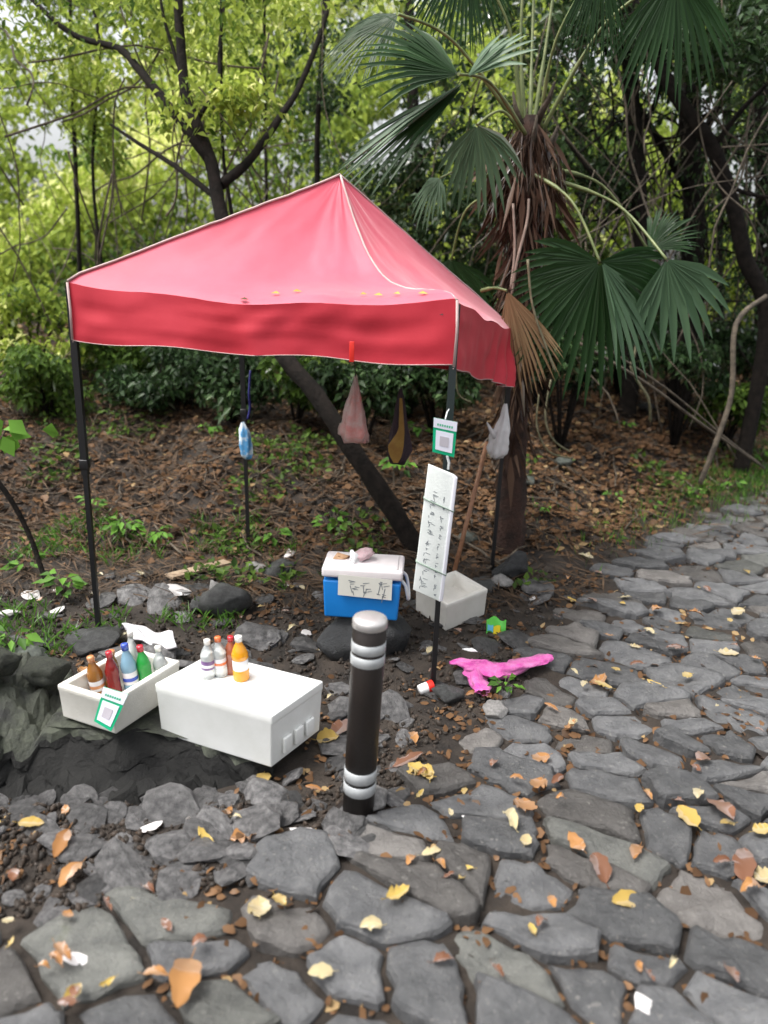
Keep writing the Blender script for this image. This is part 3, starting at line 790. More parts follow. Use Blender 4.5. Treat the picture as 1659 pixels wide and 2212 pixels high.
frond((1460, -60, 5.0), (1450, 150), .58, 55, FROND_D, (1170, 285, 5.4), (1300, 60, 5.2), n=(-.1, -.8, .5), droop=.35, seed=13, seg=22)
frond((1010, -110, 5.3), (990, 60), .5, 60, FROND_D, (1125, 270, 5.4), (1100, 60, 5.35), n=(.1, -.8, .5), droop=.3, seed=14)
frond((1140, -170, 5.5), (1140, -400), .7, 110, FROND_D, (1135, 285, 5.4), (1125, 80, 5.45), n=(0, -.8, .4), droop=.3, seed=15)
frond((1215, -160, 5.6), (1300, -300), .6, 110, FROND_D, (1150, 285, 5.4), (1185, 60, 5.5), n=(.1, -.8, .4), droop=.3, seed=16)
frond((1160, -190, 5.8), (1170, -400), .6, 110, FROND_D, (1145, 285, 5.4), (1150, 80, 5.6), n=(0, .2, 1), droop=.3, seed=17)
frond((1180, 600, 5.7), (1130, 760), .5, 80, FROND_D, (1150, 420, 5.5), (1190, 500, 5.65), n=(-.3, -.8, .4), droop=.3, seed=18, seg=26)
frond((975, 560, 5.9), (960, 760), .55, 70, FROND_D, (1110, 400, 5.5), (1010, 450, 5.75), n=(-.1, -.8, .4), droop=.4, seed=19, seg=26)
frond((1400, 540, 5.8), (1500, 440), .4, 50, FROND_D, (1160, 360, 5.5), (1300, 400, 5.7), n=(.1, -.6, .7), droop=.3, seed=20, seg=26)
o = frond((1095, 628, 4.95), (1150, 800), .60, 30, FROND_DEAD, (1040, 628, 5.1), (1068, 622, 5.0), n=(-.4, -.7, .5), droop=.18, seed=21, seg=22, label='dead straw coloured frond hanging by the canopy corner')
o = frond((1105, 640, 5.05), (1120, 820), .5, 16, FROND_DEAD, None, n=(.4, -.8, .3), droop=.1, seed=22, seg=12)
# trunk, fibre and cut leaf bases
mb = MB()
tr_pts = [aty(*q) - PB for q in [(1098, 1200, 5.38), (1105, 1050, 5.4), (1112, 850, 5.42), (1120, 700, 5.42), (1130, 560, 5.42), (1140, 420, 5.42), (1143, 300, 5.42), (1146, 250, 5.42)]]
mb.tube(smooth_path(tr_pts, 6), [.125 - .03 * min(1, i / 8) for i in range(36)] + [.10, .09, .08, .07, .06, .05, .045], 14, wob=.10)
mb.build('trunk', PTRUNK, palm)
q = random.Random(3); Ps = []; As = []; Ls = []; vv = []
sp_ = smooth_path(tr_pts, 10)
for i in range(2600):
    f = q.random() ** .8; idx = int((.20 + .72 * f) * (len(sp_) - 1)); c = sp_[idx]
    wide = (.085 + .13 * max(0, 1 - abs(f - .78) / .2)) * q.uniform(.7, 1.35); a = q.uniform(0, 6.28)
    Ps.append((c.x + math.cos(a) * wide * q.uniform(.6, 1.1), c.y + math.sin(a) * wide * q.uniform(.6, 1.1), c.z)); As.append((math.cos(a) * .25 + q.gauss(0, .28), math.sin(a) * .25 + q.gauss(0, .28), -1)); Ls.append(q.uniform(.06, .22) if q.random() < .8 else q.uniform(.2, .45))
    vv.append(q.betavariate(1.4, 2.6))
o = leaves('fibre_skirt', np.array(Ps), np.array(Ls), np.array(As), rdir(len(Ps)), FIBRE, palm, aspect=RNG.uniform(.03, .14, len(Ps)), fold=.01, vv=np.array(vv)); o['kind'] = 'stuff'
for i in range(16):
    f = q.uniform(.62, .97); c = sp_[int(f * (len(sp_) - 1))]; a = q.uniform(-3.1, 0); L = q.uniform(.18, .34)
    o_ = Vector((math.cos(a), math.sin(a), 0)); mb = MB()
    mb.tube([c + o_ * .05, c + o_ * .14 + Vector((0, 0, L * .5)), c + o_ * (.17) + Vector((0, 0, L * .8))], [.028, .016, .006], 5)
    mb.build('leaf_base', BARK2, palm)
for pts in ([(1108, 440, 5.2), (1112, 540, 5.15), (1103, 625, 5.1)], [(1142, 430, 5.2), (1138, 480, 5.15), (1118, 560, 5.1), (1105, 640, 5.1)]):
    mb = MB(); mb.tube([p - PB for p in smooth_path(px_pts(pts), 5)], .009, 6); mb.build('dead_stalk', mat('dead stalk', (.22, .15, .12), .7, (.35, .27, .22), 20), palm)

# hanging rootlike vines and stray stems
VINE = mat('pale vine', (0.10, 0.10, 0.055), .7, (0.22, 0.2, 0.12), 20)
vines = [([(985, 790, 5.5), (990, 850, 5.5), (1018, 870, 5.5)], 'pale curved vine end below the canopy edge', .007),
         ([(1190, 820, 6.2), (1178, 900, 6.2), (1195, 950, 6.2), (1230, 975, 6.3)], 'thin green vine looping right of the palm trunk', .008),
         ([(1165, 850, 6.2), (1160, 920, 6.2), (1185, 975, 6.2), (1235, 990, 6.3)], 'second thin vine looping right of the palm trunk', .007),
         ([(1385, 700, 6.6), (1372, 760, 6.6), (1365, 800, 6.6), (1400, 860, 6.6), (1405, 910, 6.7)], 'crooked hanging root under the big fan', .012),
         ([(1140, 560, 4.9), (1150, 660, 4.9), (1178, 745, 4.9), (1200, 803, 4.9)], 'pale knotted seed stalk hanging beside the dead frond', .008)]
for pts, lb, r in vines:
    q_ = px_pts(pts); b = q_[-1]; o_ = MB(); o_.tube([p - b for p in smooth_path(q_, 5)], r, 6, wob=.2); v = o_.build('hanging_vine', VINE, None, loc=b); tag(v, lb, 'vine', 'vines hanging round the palm')
sticks = [('curved_branch', [(1655, 640, 6.9), (1590, 700, 6.7), (1580, 850, 6.6), (1545, 960, 6.5), (1512, 1045, 6.5)], .022, 'bent grey stem rising from the right bank'),
          ('thin_branch', [(1250, 740, 6.3), (1400, 830, 6.4), (1500, 905, 6.6), (1650, 1010, 7.2)], .012, 'thin bare branch slanting down across the right bank'),
          ('thin_branch', [(1290, 740, 6.5), (1440, 840, 6.6), (1560, 940, 6.9), (1640, 1000, 7.2)], .009, 'thinner branch running beside the slanting one'),
          ('leaning_stick', [(-20, 1020, 4.6), (30, 1090, 4.6), (65, 1160, 4.6), (90, 1230, 4.55), (112, 1290, 4.5)], .016, 'dark bent sapling stem at the left edge'),
          ('fallen_log', [(290, 1075, 6.0), (330, 1090, 5.9), (385, 1120, 5.8)], .032, 'short dark log end sticking out of the bank'),
          ('broom_handle', [(1052, 955, 5.25), (1018, 1090, 5.05), (985, 1220, 4.85), (980, 1240, 4.8)], .016, 'brown wooden pole leaning against the palm trunk')]
WOOD = mat('brown wood', (0.20, 0.09, 0.045), .55, (0.30, 0.15, 0.08), 25)
for nm, pts, r, lb in sticks:
    q_ = px_pts(pts); b = q_[-1]; mb = MB(); 
    if nm == 'broom_handle': mb.tube([q_[0] - b, Vector((0, 0, 0))], r, 10)
    else: mb.tube([p - b for p in smooth_path(q_, 5)], [r] * (5 * (len(q_) - 1) + 1), 8, wob=.06)
    v = mb.build(nm, {'broom_handle': WOOD, 'fallen_log': BARK, 'leaning_stick': BARK}.get(nm, BARK2), None, loc=b)
    tag(v, lb, 'pole' if 'handle' in nm else ('log' if 'log' in nm else 'branch'))

# ------------------------------------------------------------------ canopy tent
RED_TOP = mat('red canopy cloth pinked for sky sheen', (0.53, 0.055, 0.095), .6, (0.62, 0.09, 0.145), 1.2, .05, 90, spec=.55, sheen=.5)  # pink of the sky's sheen on the roof mixed into the base colour
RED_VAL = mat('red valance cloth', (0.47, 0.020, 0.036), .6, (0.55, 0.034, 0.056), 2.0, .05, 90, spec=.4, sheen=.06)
PIPE = mat('pale piping', (0.40, 0.28, 0.27), .6, (0.52, .40, .38), 10)
BLACK = mat('black painted steel', (0.012, 0.012, 0.013), .35, spec=.5)
DKGREEN = mat('dark grey green steel', (0.02, 0.03, 0.03), .4)
WHITEP = mat('white plastic', (0.75, 0.76, 0.76), .4)
A0, B0, C0, D0 = at(215, 1380), at(935, 1480), onb(1062, 1235), onb(537, 1185)
A1, B1, C1, D1 = aty(146, 604, A0.y), aty(988, 642, B0.y), aty(1108, 708, 5.1), Vector((D0.x - .02, D0.y, 1.93))
AP = aty(735, 380, 4.42)
tent = thing('canopy_tent', 'red pop-up canopy with black legs and a sagging right corner', 'canopy tent', (A0 + B0 + C0 + D0) / 4)
TB = tent.location.copy()
def sagf(v): return math.sin(PI * min(1, v) ** 1.3) 
corners = [A1, B1, C1, D1]; csag = [0.0, .25, .0, .05]
def eave(i, u):
    a, b = corners[i], corners[(i + 1) % 4]
    p = a.lerp(b, u)
    dip = [.055, .02, .03, .03][i]
    p.z -= dip * math.sin(PI * u) + .008 * math.sin(u * 17 + i)
    return p
def roofpt(i, u, v):
    e = eave(i, u); p = e.lerp(AP, v)
    sg = (csag[i] * (1 - u) + csag[(i + 1) % 4] * u)
    if i == 0: sg = csag[1] * u ** 1.15
    if i == 1: sg = csag[1] * (1 - u) ** 1.3
    p.z -= sg * sagf(v)
    n = (corners[i] + corners[(i + 1) % 4]) / 2 - AP; n.z = 0; n.normalize()
    wr = .010 * mnoise.noise((u * 5 + i * 9, v * 2.2, 1)) + .012 * math.sin(u * 30 + v * 5) * max(0, v - .55) * (1 - v) * 3
    wr += .005 * mnoise.noise((u * 16 + v * 9, v * 12, i + 3)) + .004 * mnoise.noise((u * 40, v * 7, i + 7)) * (1 - v)
    p += Vector((0, 0, wr)) - Vector((0, 0, .03 * math.sin(PI * v) * math.sin(PI * u) + .02 * math.sin(PI * v) * u * (1 - u) * 4))
    # eave edge rounds over the frame
    if v < .06: p.z -= .012 * (1 - v / .06) ** 2
    return p
for i in range(4):
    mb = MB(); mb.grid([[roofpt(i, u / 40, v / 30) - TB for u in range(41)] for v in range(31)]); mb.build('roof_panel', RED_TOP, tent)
val_h = [(.27, .282), (.285, .33), (.33, .27), (.27, .27)]
for i in range(4):
    a, b = corners[i], corners[(i + 1) % 4]; n = Vector(((b - a).y, -(b - a).x, 0)).normalized(); rows = []
    for k in range(15):
        w_ = k / 14; row = []
        for j in range(61):
            u = j / 60; p = eave(i, u); p.z -= .012; hgt = val_h[i][0] * (1 - u) + val_h[i][1] * u
            if i == 0: hgt -= .05 * math.sin(PI * u)
            p.z -= hgt * w_
            off = .004 + .012 * w_ * math.sin(u * 7 + i * 2) + .0035 * mnoise.noise((u * 3.0 - w_ * 2.4, w_ * 5, i * 5 + .5)) * min(1, w_ * 4)
            off += .020 * math.exp(-((u - .46 - .05 * w_) / .035) ** 2) * w_ if i == 0 else 0
            off += .003 * math.sin((w_ * 8 + u * 9)) * math.sin(PI * w_) * (.3 + u) + .006 * mnoise.noise((u * 14, w_ * 3 + u * 4, 2.5 + i)) * min(1, w_ * 4)
            if i == 1:
                g = max(0, (u - .45) / .55); off += g * .05 * math.sin(u * 40 + w_ * 4) * w_; p.z -= .05 * g * g * w_ 
            e = min(1, min(u, 1 - u) / .04)
            row.append(p + n * off * e * 1.4 - TB)
        rows.append(row)
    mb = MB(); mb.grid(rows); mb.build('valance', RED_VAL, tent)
    mb = MB(); mb.tube([p + Vector((0, 0, -.002)) for p in rows[-1]][::2], .0025, 5); mb.build('hem', PIPE, tent)
for i in range(4):
    mb = MB(); mb.tube([roofpt(i, 0, v / 24) - TB + Vector((0, -.004, .006)) for v in range(25)], .006, 6); mb.build('piping', PIPE, tent)
    c = corners[i]; mb = MB(); mb.tube([c - TB + Vector((0, -.006, -.012)), c - TB + Vector((.006, -.012, -.14)), c - TB + Vector((.002, -.01, -.012 - val_h[i][0]))], .0065, 6); mb.build('piping', PIPE, tent)
def sqtube(mb, a, b, w_):
    mb.tube([a, b], w_ * .72, 4, smooth=False)
for i, (f, c) in enumerate(zip([A0, B0, C0, D0], corners)):
    mb = MB(); top = c + Vector((0, .02 if i < 2 else -.02, -.03)); mid = f.lerp(top, .5)
    sqtube(mb, mid - TB, top - TB, .032); l_ = mb.build('leg', DKGREEN if i == 1 else BLACK, tent)
    mb = MB(); sqtube(mb, f - TB, mid.lerp(top, .05) - TB, .024); mb.build('lower_leg', BLACK, l_)
    mb = MB(); mb.box(f - TB + Vector((0, 0, .006)), (.07, .07, .008)); mb.build('foot_plate', BLACK, l_)
    mb = MB(); mb.box(mid.lerp(top, .06) - TB, (.045, .045, .05)); mb.build('clamp', BLACK, l_, bevel=.005)
for i in range(4):                                                 # scissor bars under each edge
    a, b = corners[i] + Vector((0, 0, -.05)), corners[(i + 1) % 4] + Vector((0, 0, -.05)); m1 = eave(i, .5) + Vector((0, 0, -.075)); a = a + Vector((0, 0, -.02)); b = b + Vector((0, 0, -.02))
    inn = (TB - m1); inn.z = 0; inn = inn.normalized() * .065
    for (p, q_) in ((a, m1 + Vector((0, 0, -.14))), (a + Vector((0, 0, -.14)), m1), (m1, b + Vector((0, 0, -.14))), (m1 + Vector((0, 0, -.14)), b)):
        mb = MB(); sqtube(mb, p + inn - TB, q_ + inn - TB, .014); mb.build('truss_bar', BLACK, tent)
mb = MB(); sqtube(mb, Vector((AP.x, AP.y, 1.68)) - TB, AP - TB + Vector((0, 0, -.02)), .022); mb.build('centre_post', BLACK, tent)
for i in (0, 2):
    m1 = corners[i].lerp(corners[(i + 1) % 4], .5) + Vector((0, 0, -.17)); mb = MB(); sqtube(mb, m1 - TB, Vector((AP.x, AP.y, 1.72)) - TB, .014); mb.build('truss_bar', BLACK, tent)
# tiny leaves lying on the roof
YL = leafmat('yellow fallen leaf', [(.45, .30, .07), (.62, .45, .12)], trans=.2, gloss=.1)
for k, (u, v, lb) in enumerate([(.55, .10, 'small yellow leaf on the canopy roof left of centre'), (.58, .13, 'second yellow leaf beside it on the canopy roof'), (.46, .02, 'dark leaf stuck on the front eave of the canopy'), (.80, .13, 'leaf scrap lying in the sagging roof fold'), (.84, .10, 'yellow leaf scrap in the fold near the piping'), (.88, .07, 'pale leaf scrap where the piping meets the eave'), (.92, .05, 'leaf crumb on the eave by the white corner strip')]):
    p = roofpt(0, u, v) + Vector((0, 0, .008)); a = random.uniform(0, 6)
    o = leaves('fallen_leaf', np.array([[0, 0, 0.]]), .045, np.array([[math.cos(a), math.sin(a) * .4, .0]]), np.array([[0, -.5, 1.]]), YL if k != 2 else lit_m, None, aspect=.55, fold=.15)
    o.location = p; tag(o, lb, 'leaf', 'leaves on the canopy roof')
# things tied below the canopy
REDS = mat('red strap', (.75, .03, .02), .4); 
p = aty(760, 760, 3.52); mb = MB(); mb.box((0, 0, 0), (.022, .006, .09)); o = mb.build('red_strap', REDS, None, bevel=.002, loc=p); o['label'] = 'bright red strap end hanging under the front valance'; o['category'] = 'strap'

def bag(name, toppx, prof, Yd, m, label, cat, depth=.05, crump=.02, seed=0, group=None, add=()):
    """hung bag: prof = [(pixel y, left x, right x)] from neck down"""
    q = random.Random(seed); top = aty(toppx[0], toppx[1], Yd); rows = []
    N_ = 22
    ys = [p_[0] for p_ in prof]
    K = 16
    for k in range(K + 1):
        y = ys[0] + (ys[-1] - ys[0]) * k / K; xl = np.interp(y, ys, [p_[1] for p_ in prof]); xr = np.interp(y, ys, [p_[2] for p_ in prof])
        L = aty(xl, y, Yd); Rr = aty(xr, y, Yd); c = (L + Rr) / 2; hw = (Rr - L).length / 2; dp = depth * min(1, hw / .05) * (1 if k < K else .15)
        row = []
        for j in range(N_):
            a = 2 * PI * j / N_; pl = 1 + .22 * math.sin(a * 5 + seed + k * .22) + .10 * math.sin(a * 9 - k * .4) + crump * 11 * mnoise.noise((math.cos(a) * 2, math.sin(a) * 2, k * .5 + seed))
            row.append(c + Vector((math.cos(a) * hw * pl, math.sin(a) * dp * pl, crump * mnoise.noise((a, k * .7, seed)))) - top)
        row.append(row[0]); rows.append(row)
    mb = MB(); mb.grid(rows)
    o = len(mb.v); mb.v.append(tuple(sum((Vector(r) for r in rows[-1][:-1]), Vector()) / N_)); b = (K) * (N_ + 1)
    for j in range(N_): mb.f.append((b + j, b + j + 1, o)); mb.sm.append(True)
    ob = mb.build(name, m, None, loc=top); tag(ob, label, cat, group); return ob, top
def cord(parent, a, b, base, m, r=.003, name='cord'):
    mb = MB(); mb.tube([Vector(a) - base, Vector(b) - base], r, 5); return mb.build(name, m, parent)
PINK = mat('pink and clear bag plastic', (.62, .22, .20), .35, (.60, .52, .48), 9, .5, 25, trans=.0, sheen=.2, alpha=.82)
ob, tp = bag('hanging_bag', (768, 812), [(812, 765, 771), (850, 757, 778), (900, 742, 786), (940, 737, 793), (956, 745, 790)], 3.95, PINK, 'crumpled pink and white plastic bag hanging under the canopy', 'bag', .05, .02, 3)
cord(ob, tp, aty(763, 745, 3.75), tp, BLACK)
DKBAG = mat('dark plum cloth', (.022, .010, .016), .7, (.04, .02, .028), 8, .5, 40)
ob, tp = bag('folded_umbrella', (866, 840), [(840, 863, 869), (880, 855, 874), (930, 846, 880), (970, 836, 884), (1003, 845, 872)], 4.5, DKBAG, 'dark folded cloth with a mustard yellow fold hanging under the canopy', 'umbrella', .04, .01, 5)
MUST = mat('mustard cloth', (.24, .12, .02), .7, (.36, .22, .045), 7, .3, 30)
rows = []
for k in range(12):
    y = 860 + (1000 - 860) * k / 11; xl = np.interp(y, [860, 930, 965, 985, 1000], [863, 861, 836, 842, 850]); xr = np.interp(y, [860, 930, 965, 985, 1000], [869, 874, 872, 868, 860])
    rows.append([aty(xl + (xr - xl) * j / 6, y, 4.455 - .012 * math.sin(PI * j / 6)) - tp for j in range(7)])
mb = MB(); mb.grid(rows); mb.build('yellow_fold', MUST, ob)
cord(ob, tp, aty(867, 770, 4.6), tp, BLACK)
WBAG = mat('white bag plastic', (.62, .60, .60), .35, (.75, .73, .74), 9, .5, 25, trans=0.0, sheen=.3)
ob, tp = bag('hanging_bag', (1092, 872), [(872, 1089, 1095), (905, 1078, 1098), (940, 1060, 1098), (970, 1054, 1096), (990, 1062, 1086)], 5.02, WBAG, 'white plastic bag hanging on the rear right canopy leg', 'bag', .05, .02, 8)
mb = MB(); mb.tube([aty(1070, 945, 5.0) - tp, aty(1058, 925, 5.0) - tp, aty(1052, 912, 5.0) - tp], [.02, .012, .004], 7); mb.build('bag_handle', WBAG, ob)
BLUEP = mat('blue and white packet', (.10, .36, .68), .35, (.70, .80, .85), 14, contrast=(.45, .55))
ob, tp = bag('hanging_packet', (524, 912), [(912, 521, 527), (930, 518, 538), (960, 517, 543), (985, 522, 543), (992, 530, 540)], 5.2, BLUEP, 'blue and white packet hanging on the rear left canopy leg', 'packet', .02, .008, 11)
mb = MB(); q_ = px_pts([(541, 800, 5.2), (538, 850, 5.18), (540, 880, 5.2), (535, 905, 5.2)]); b = q_[-1]; mb.tube([p - b for p in smooth_path(q_)], .009, 6)
tag(mb.build('blue_cord', mat('blue cord', (.02, .02, .16), .6), None, loc=b), 'dark blue cord wound down the rear left canopy leg', 'cord')

# ------------------------------------------------------------------ bollard
bb = at(773, 1762); bb.z = hz(bb.x, bb.y); btop = aty(800, 1332, bb.y)
boll = thing('bollard', 'dark round bollard with two pairs of silver rings', 'bollard', bb)
ax_ = (btop - bb); BL = ax_.length; BM = ax_.to_track_quat('Z', 'Y').to_matrix().to_4x4()
BODY = mat('dark brown bollard paint', (.010, .007, .006), .4, (.018, .013, .011), 3, .15, 60, spec=.5)
STEEL = mat('brushed silver band', (.42, .44, .45), .4, (.52, .54, .55), 30, metal=.25)
STEEL2 = mat('polished steel cap', (.50, .48, .47), .38, (.60, .58, .57), 4, metal=.6)
def zt(y): return (aty(787, y, bb.y) - bb).length
mb = MB(); mb.lathe([(.0, -.05), (.060, -.05), (.060, BL - .035), (.056, BL - .03), (0, BL - .03)], 28, M=BM); mb.build('post', BODY, boll)
mb = MB(); mb.lathe([(.0602, BL - .036), (.0625, BL - .034), (.0625, BL - .012), (.058, BL - .003), (.035, BL + .002), (0, BL + .004)], 28, M=BM); mb.build('cap', STEEL2, boll)
for y0, y1 in ((1381, 1402), (1408, 1429), (1655, 1678), (1684, 1706)):
    z1, z0 = zt(y0), zt(y1); mb = MB(); mb.lathe([(.0603, z0), (.0618, z0 + .001), (.0618, z1 - .001), (.0603, z1)], 28, M=BM); mb.build('ring', STEEL, boll)
mb = MB(); mb.lathe([(.0, .0), (.085, .0), (.085, .010), (.080, .014), (.061, .014)], 28); mb.build('base_flange', BODY, boll)

# ------------------------------------------------------------------ foam boxes
FOAM = mat('white foam', (.76, .77, .74), .6, (.85, .86, .84), 4, .10, 150, spec=.35)
FOAM_D = mat('grubby foam', (.62, .60, .54), .7, (.76, .74, .69), 3, .2, 120, spec=.3)
FOAM_B = mat('stained foam bottom', (.40, .33, .24), .7, (.6, .55, .46), 5)
def foam_box(name, origin, ux, uy, h, label, m, open_=True, wall=.028, depth=None, taper=.03):
    """box standing on the quad origin + ux + uy; ux, uy horizontal vectors"""
    t = thing(name, label, 'box', origin)
    mb = MB(); c = (ux + uy) / 2
    def ring(f, z): return [c + (-ux / 2 - uy / 2) * 1 * f + Vector((0, 0, z)), c + (ux / 2 - uy / 2) * f + Vector((0, 0, z)), c + (ux / 2 + uy / 2) * f + Vector((0, 0, z)), c + (-ux / 2 + uy / 2) * f + Vector((0, 0, z))]
    def inner(z, tf=1.0):
        a, b = ux.normalized() * wall, uy.normalized() * wall; r = ring(tf, z)
        return [r[0] + a + b, r[1] - a + b, r[2] - a - b, r[3] + a - b]
    dp = depth if depth else h - wall
    V_ = ring(1 - taper, 0) + ring(1, h * .82) + ring(1.012, h * .82 + .006) + ring(1.012, h) + inner(h) + inner(h - dp, 1 - taper)
    F_ = [(3, 2, 1, 0)]
    for r in range(5):
        for i in range(4): F_.append((r * 4 + i, r * 4 + (i + 1) % 4, (r + 1) * 4 + (i + 1) % 4, (r + 1) * 4 + i))
    F_.append((20, 21, 22, 23))
    mb.add(V_, F_); mb.build('shell', m, t, bevel=.009, seg=3)
    return t, c
# big closed box beside the bollard
o0 = at(588, 1661, .05); u_ = at(343, 1585, .05) - o0; v_ = at(677, 1592, .05) - o0; v_ = v_.normalized() * .335; u_ = u_.normalized() * .565
t1, c1 = foam_box('foam_box', o0, u_, v_, .245, 'large white foam box with recessed lid, bottles standing on it', FOAM, depth=.018, wall=.03)
BIGTOP = o0 + c1 + Vector((0, 0, .245 - .018))
mb = MB(); cM = c1 + Vector((0, 0, .1))
for s_ in (-.32, 0, .32):                                           # moulded grip ribs on the end wall
    p = v_ * (.5 + s_ * .7) - u_.normalized() * .004 + Vector((0, 0, .07)); mb.box((0, 0, 0), (.014, .05, .07), Matrix.Translation(p) @ v_.to_track_quat('Y', 'Z').to_matrix().to_4x4())
mb.build('grip_rib', FOAM, t1, bevel=.004)
# left open box with bottles
l0 = at(250, 1589, .12); lu = at(148, 1555, .12) - l0; lv = at(338, 1530, .12) - l0; lu = lu.normalized() * .30; lv = lv.normalized() * .40
t2, c2 = foam_box('foam_box', l0, lu, lv, .16, 'open cream foam box full of drink bottles on the boulder', FOAM_D, depth=.13)
LB_C = l0 + c2 + Vector((0, 0, .032))
# open box behind the sign
f0 = at(962, 1368, .0); fu = at(915, 1335, 0) - f0; fv = at(1057, 1328, 0) - f0; fu = fu.normalized() * .33; fv = fv.normalized() * .36
f0.z = hz(f0.x, f0.y)
t3, c3 = foam_box('foam_box', f0, fu, fv, .175, 'open empty white foam box behind the tall sign board', FOAM_D, depth=.09)

# ------------------------------------------------------------------ bottles
def plastic(name, c, rough=.2, tr=.0): return mat(name, c, rough, spec=.6, coat=.3, trans=tr)
def bottle(base, h, r, body, cap, label_m, lb, tilt=(0, 0), fill=None, group=None, prof=None):
    t = thing('bottle', lb, 'bottle', base, group); t.rotation_euler = (tilt[0], tilt[1], 0)
    pf = prof or [(0, 0), (r * .92, 0), (r, h * .03), (r, h * .22), (r * .94, h * .25), (r * .94, h * .48), (r, h * .52), (r, h * .60), (r * .72, h * .74), (r * .42, h * .84), (r * .38, h * .90), (0, h * .90)]
    mb = MB(); mb.lathe(pf, 18); mb.build('body', body, t)
    mb = MB(); mb.lathe([(0, h * .885), (r * .47, h * .885), (r * .47, h * .985), (r * .42, h), (0, h)], 14); mb.build('cap', cap, t)
    if label_m:
        mb = MB(); mb.lathe([(r * .95, h * .25), (r * .965, h * .26), (r * .965, h * .47), (r * .95, h * .48)], 18); lo = mb.build('label', label_m, t)
        mb = MB(); mb.lathe([(r * .968, h * .31), (r * .972, h * .315), (r * .972, h * .375), (r * .968, h * .38)], 18); mb.build('print_band', cap if label_m == LWHT else LWHT, lo)
    return t
CLR = plastic('clear bottle', (.80, .84, .84), .1, .55); WATERB = plastic('pale blue water bottle', (.30, .52, .68), .12, .3)
GRN = plastic('green drink', (.02, .35, .05), .15, .15); DRED = plastic('dark red drink', (.22, .01, .01), .15, .1); BRN = plastic('tea drink', (.30, .12, .02), .15, .1)
ORG = plastic('orange drink', (.80, .33, .01), .15, .1); PUR = plastic('purple label', (.16, .08, .22)); REDC = plastic('red cap', (.55, .03, .05)); BLUC = plastic('blue cap', (.05, .10, .50)); ORC = plastic('orange cap', (.62, .27, .12)); WHC = plastic('white cap', (.8, .78, .74))
LORG = plastic('orange red label', (.72, .18, .06)); LWHT = plastic('white label', (.75, .74, .76)); RBRN = plastic('reddish tea drink', (.35, .10, .05), .15, .1)
eu, ev = lu.normalized(), lv.normalized()
def lbp(a, b): return LB_C + eu * a + ev * b
bottle(lbp(.075, -.05), .215, .033, BRN, ORC, LWHT, 'brown tea bottle with orange cap in the left box', (.05, -.12))
bottle(lbp(.02, -.015), .23, .030, DRED, REDC, None, 'dark red bottle with red cap in the left box', (0, -.08))
bottle(lbp(-.02, .045), .25, .034, WATERB, BLUC, LWHT, 'pale blue water bottle with dark blue cap', (.0, -.10))
bottle(lbp(-.055, .10), .225, .032, GRN, REDC, None, 'bright green drink bottle with red cap', (0, -.12))
bottle(lbp(-.085, .155), .205, .031, CLR, WHC, LWHT, 'clear bottle with white cap in the left box corner', (0, -.05))
bottle(lbp(.05, .12), .26, .030, CLR, WHC, None, 'tall clear bottle with white cap behind the blue-capped one', (-.02, 0))
bottle(lbp(.085, .03), .20, .030, BRN, ORC, None, 'amber bottle low at the back of the left box', (0, .05))
eu, ev = u_.normalized(), v_.normalized()
def bbp(px, py): return at(px, py, BIGTOP.z)
bottle(bbp(450, 1462), .18, .031, CLR, WHC, PUR, 'clear bottle with purple label on the big foam box')
bottle(bbp(478, 1458), .185, .030, CLR, LORG, LWHT, 'clear bottle with orange red cap on the big foam box', (0, -.06))
bottle(bbp(500, 1452), .175, .030, RBRN, REDC, None, 'reddish brown tea bottle behind the orange bottle')
bottle(bbp(522, 1466), .205, .036, ORG, WHC, LWHT, 'bright orange drink bottle with white cap', (0, -.05))

# ------------------------------------------------------------------ price placards (plain square where the code was)
GREENP = mat('green print', (.0, .42, .20), .4); PAPER = mat('laminated white card', (.78, .78, .88), .3); GREYSQ = mat('pale grey square', (.50, .47, .52), .5)
def placard(name, corners4, label, lb_parts=True, inner=(.12, .10, .88, .60), strip=.27, parent=None):
    a, b, c, d = corners4                                          # top-left, top-right, bottom-right, bottom-left
    cen = (a + b + c + d) / 4; nrm = (b - a).cross(a - d).normalized()
    if nrm.y > 0: nrm = -nrm
    def q(u, v, e): return (d * (1 - u) + c * u) * (1 - v) + (a * (1 - u) + b * u) * v + nrm * e - cen
    t = thing(name, label, 'sign', cen)
    def slab(nm, u0, v0, u1, v1, e0, e1, m, par=t):
        mb = MB(); f_ = [q(u0, v0, e1), q(u1, v0, e1), q(u1, v1, e1), q(u0, v1, e1)]; k = [q(u0, v0, e0), q(u1, v0, e0), q(u1, v1, e0), q(u0, v1, e0)]
        mb.add(f_ + k, [(0, 1, 2, 3), (7, 6, 5, 4), (0, 4, 5, 1), (1, 5, 6, 2), (2, 6, 7, 3), (3, 7, 4, 0)]); return mb.build(nm, m, par)
    slab('card', 0, 0, 1, 1, -.003, 0, GREENP)
    slab('white_header', 0, 1 - strip, 1, 1, .001, .003, PAPER)
    slab('white_field', inner[0], inner[1], inner[2], 1 - strip - .07, .001, .003, PAPER)
    slab('blank_square', .30, .24, .70, .52, .0035, .0045, GREYSQ)
    mb = MB()
    for k in range(7):
        u0 = .16 + k * .10; f_ = [q(u0, .80, .0045), q(u0 + .06, .80, .0045), q(u0 + .06, .86, .0045), q(u0, .86, .0045)]; mb.add(f_, [(0, 1, 2, 3)])
    o = mb.build('printed_line', GREENP, t)
    return t
Yp = 3.37
pl = placard('payment_placard', [aty(937, 902, Yp), aty(988, 912, Yp), aty(981, 988, Yp), aty(934, 976, Yp)], 'small white and green payment placard tied to the front right leg')
mb = MB(); cen = pl.location
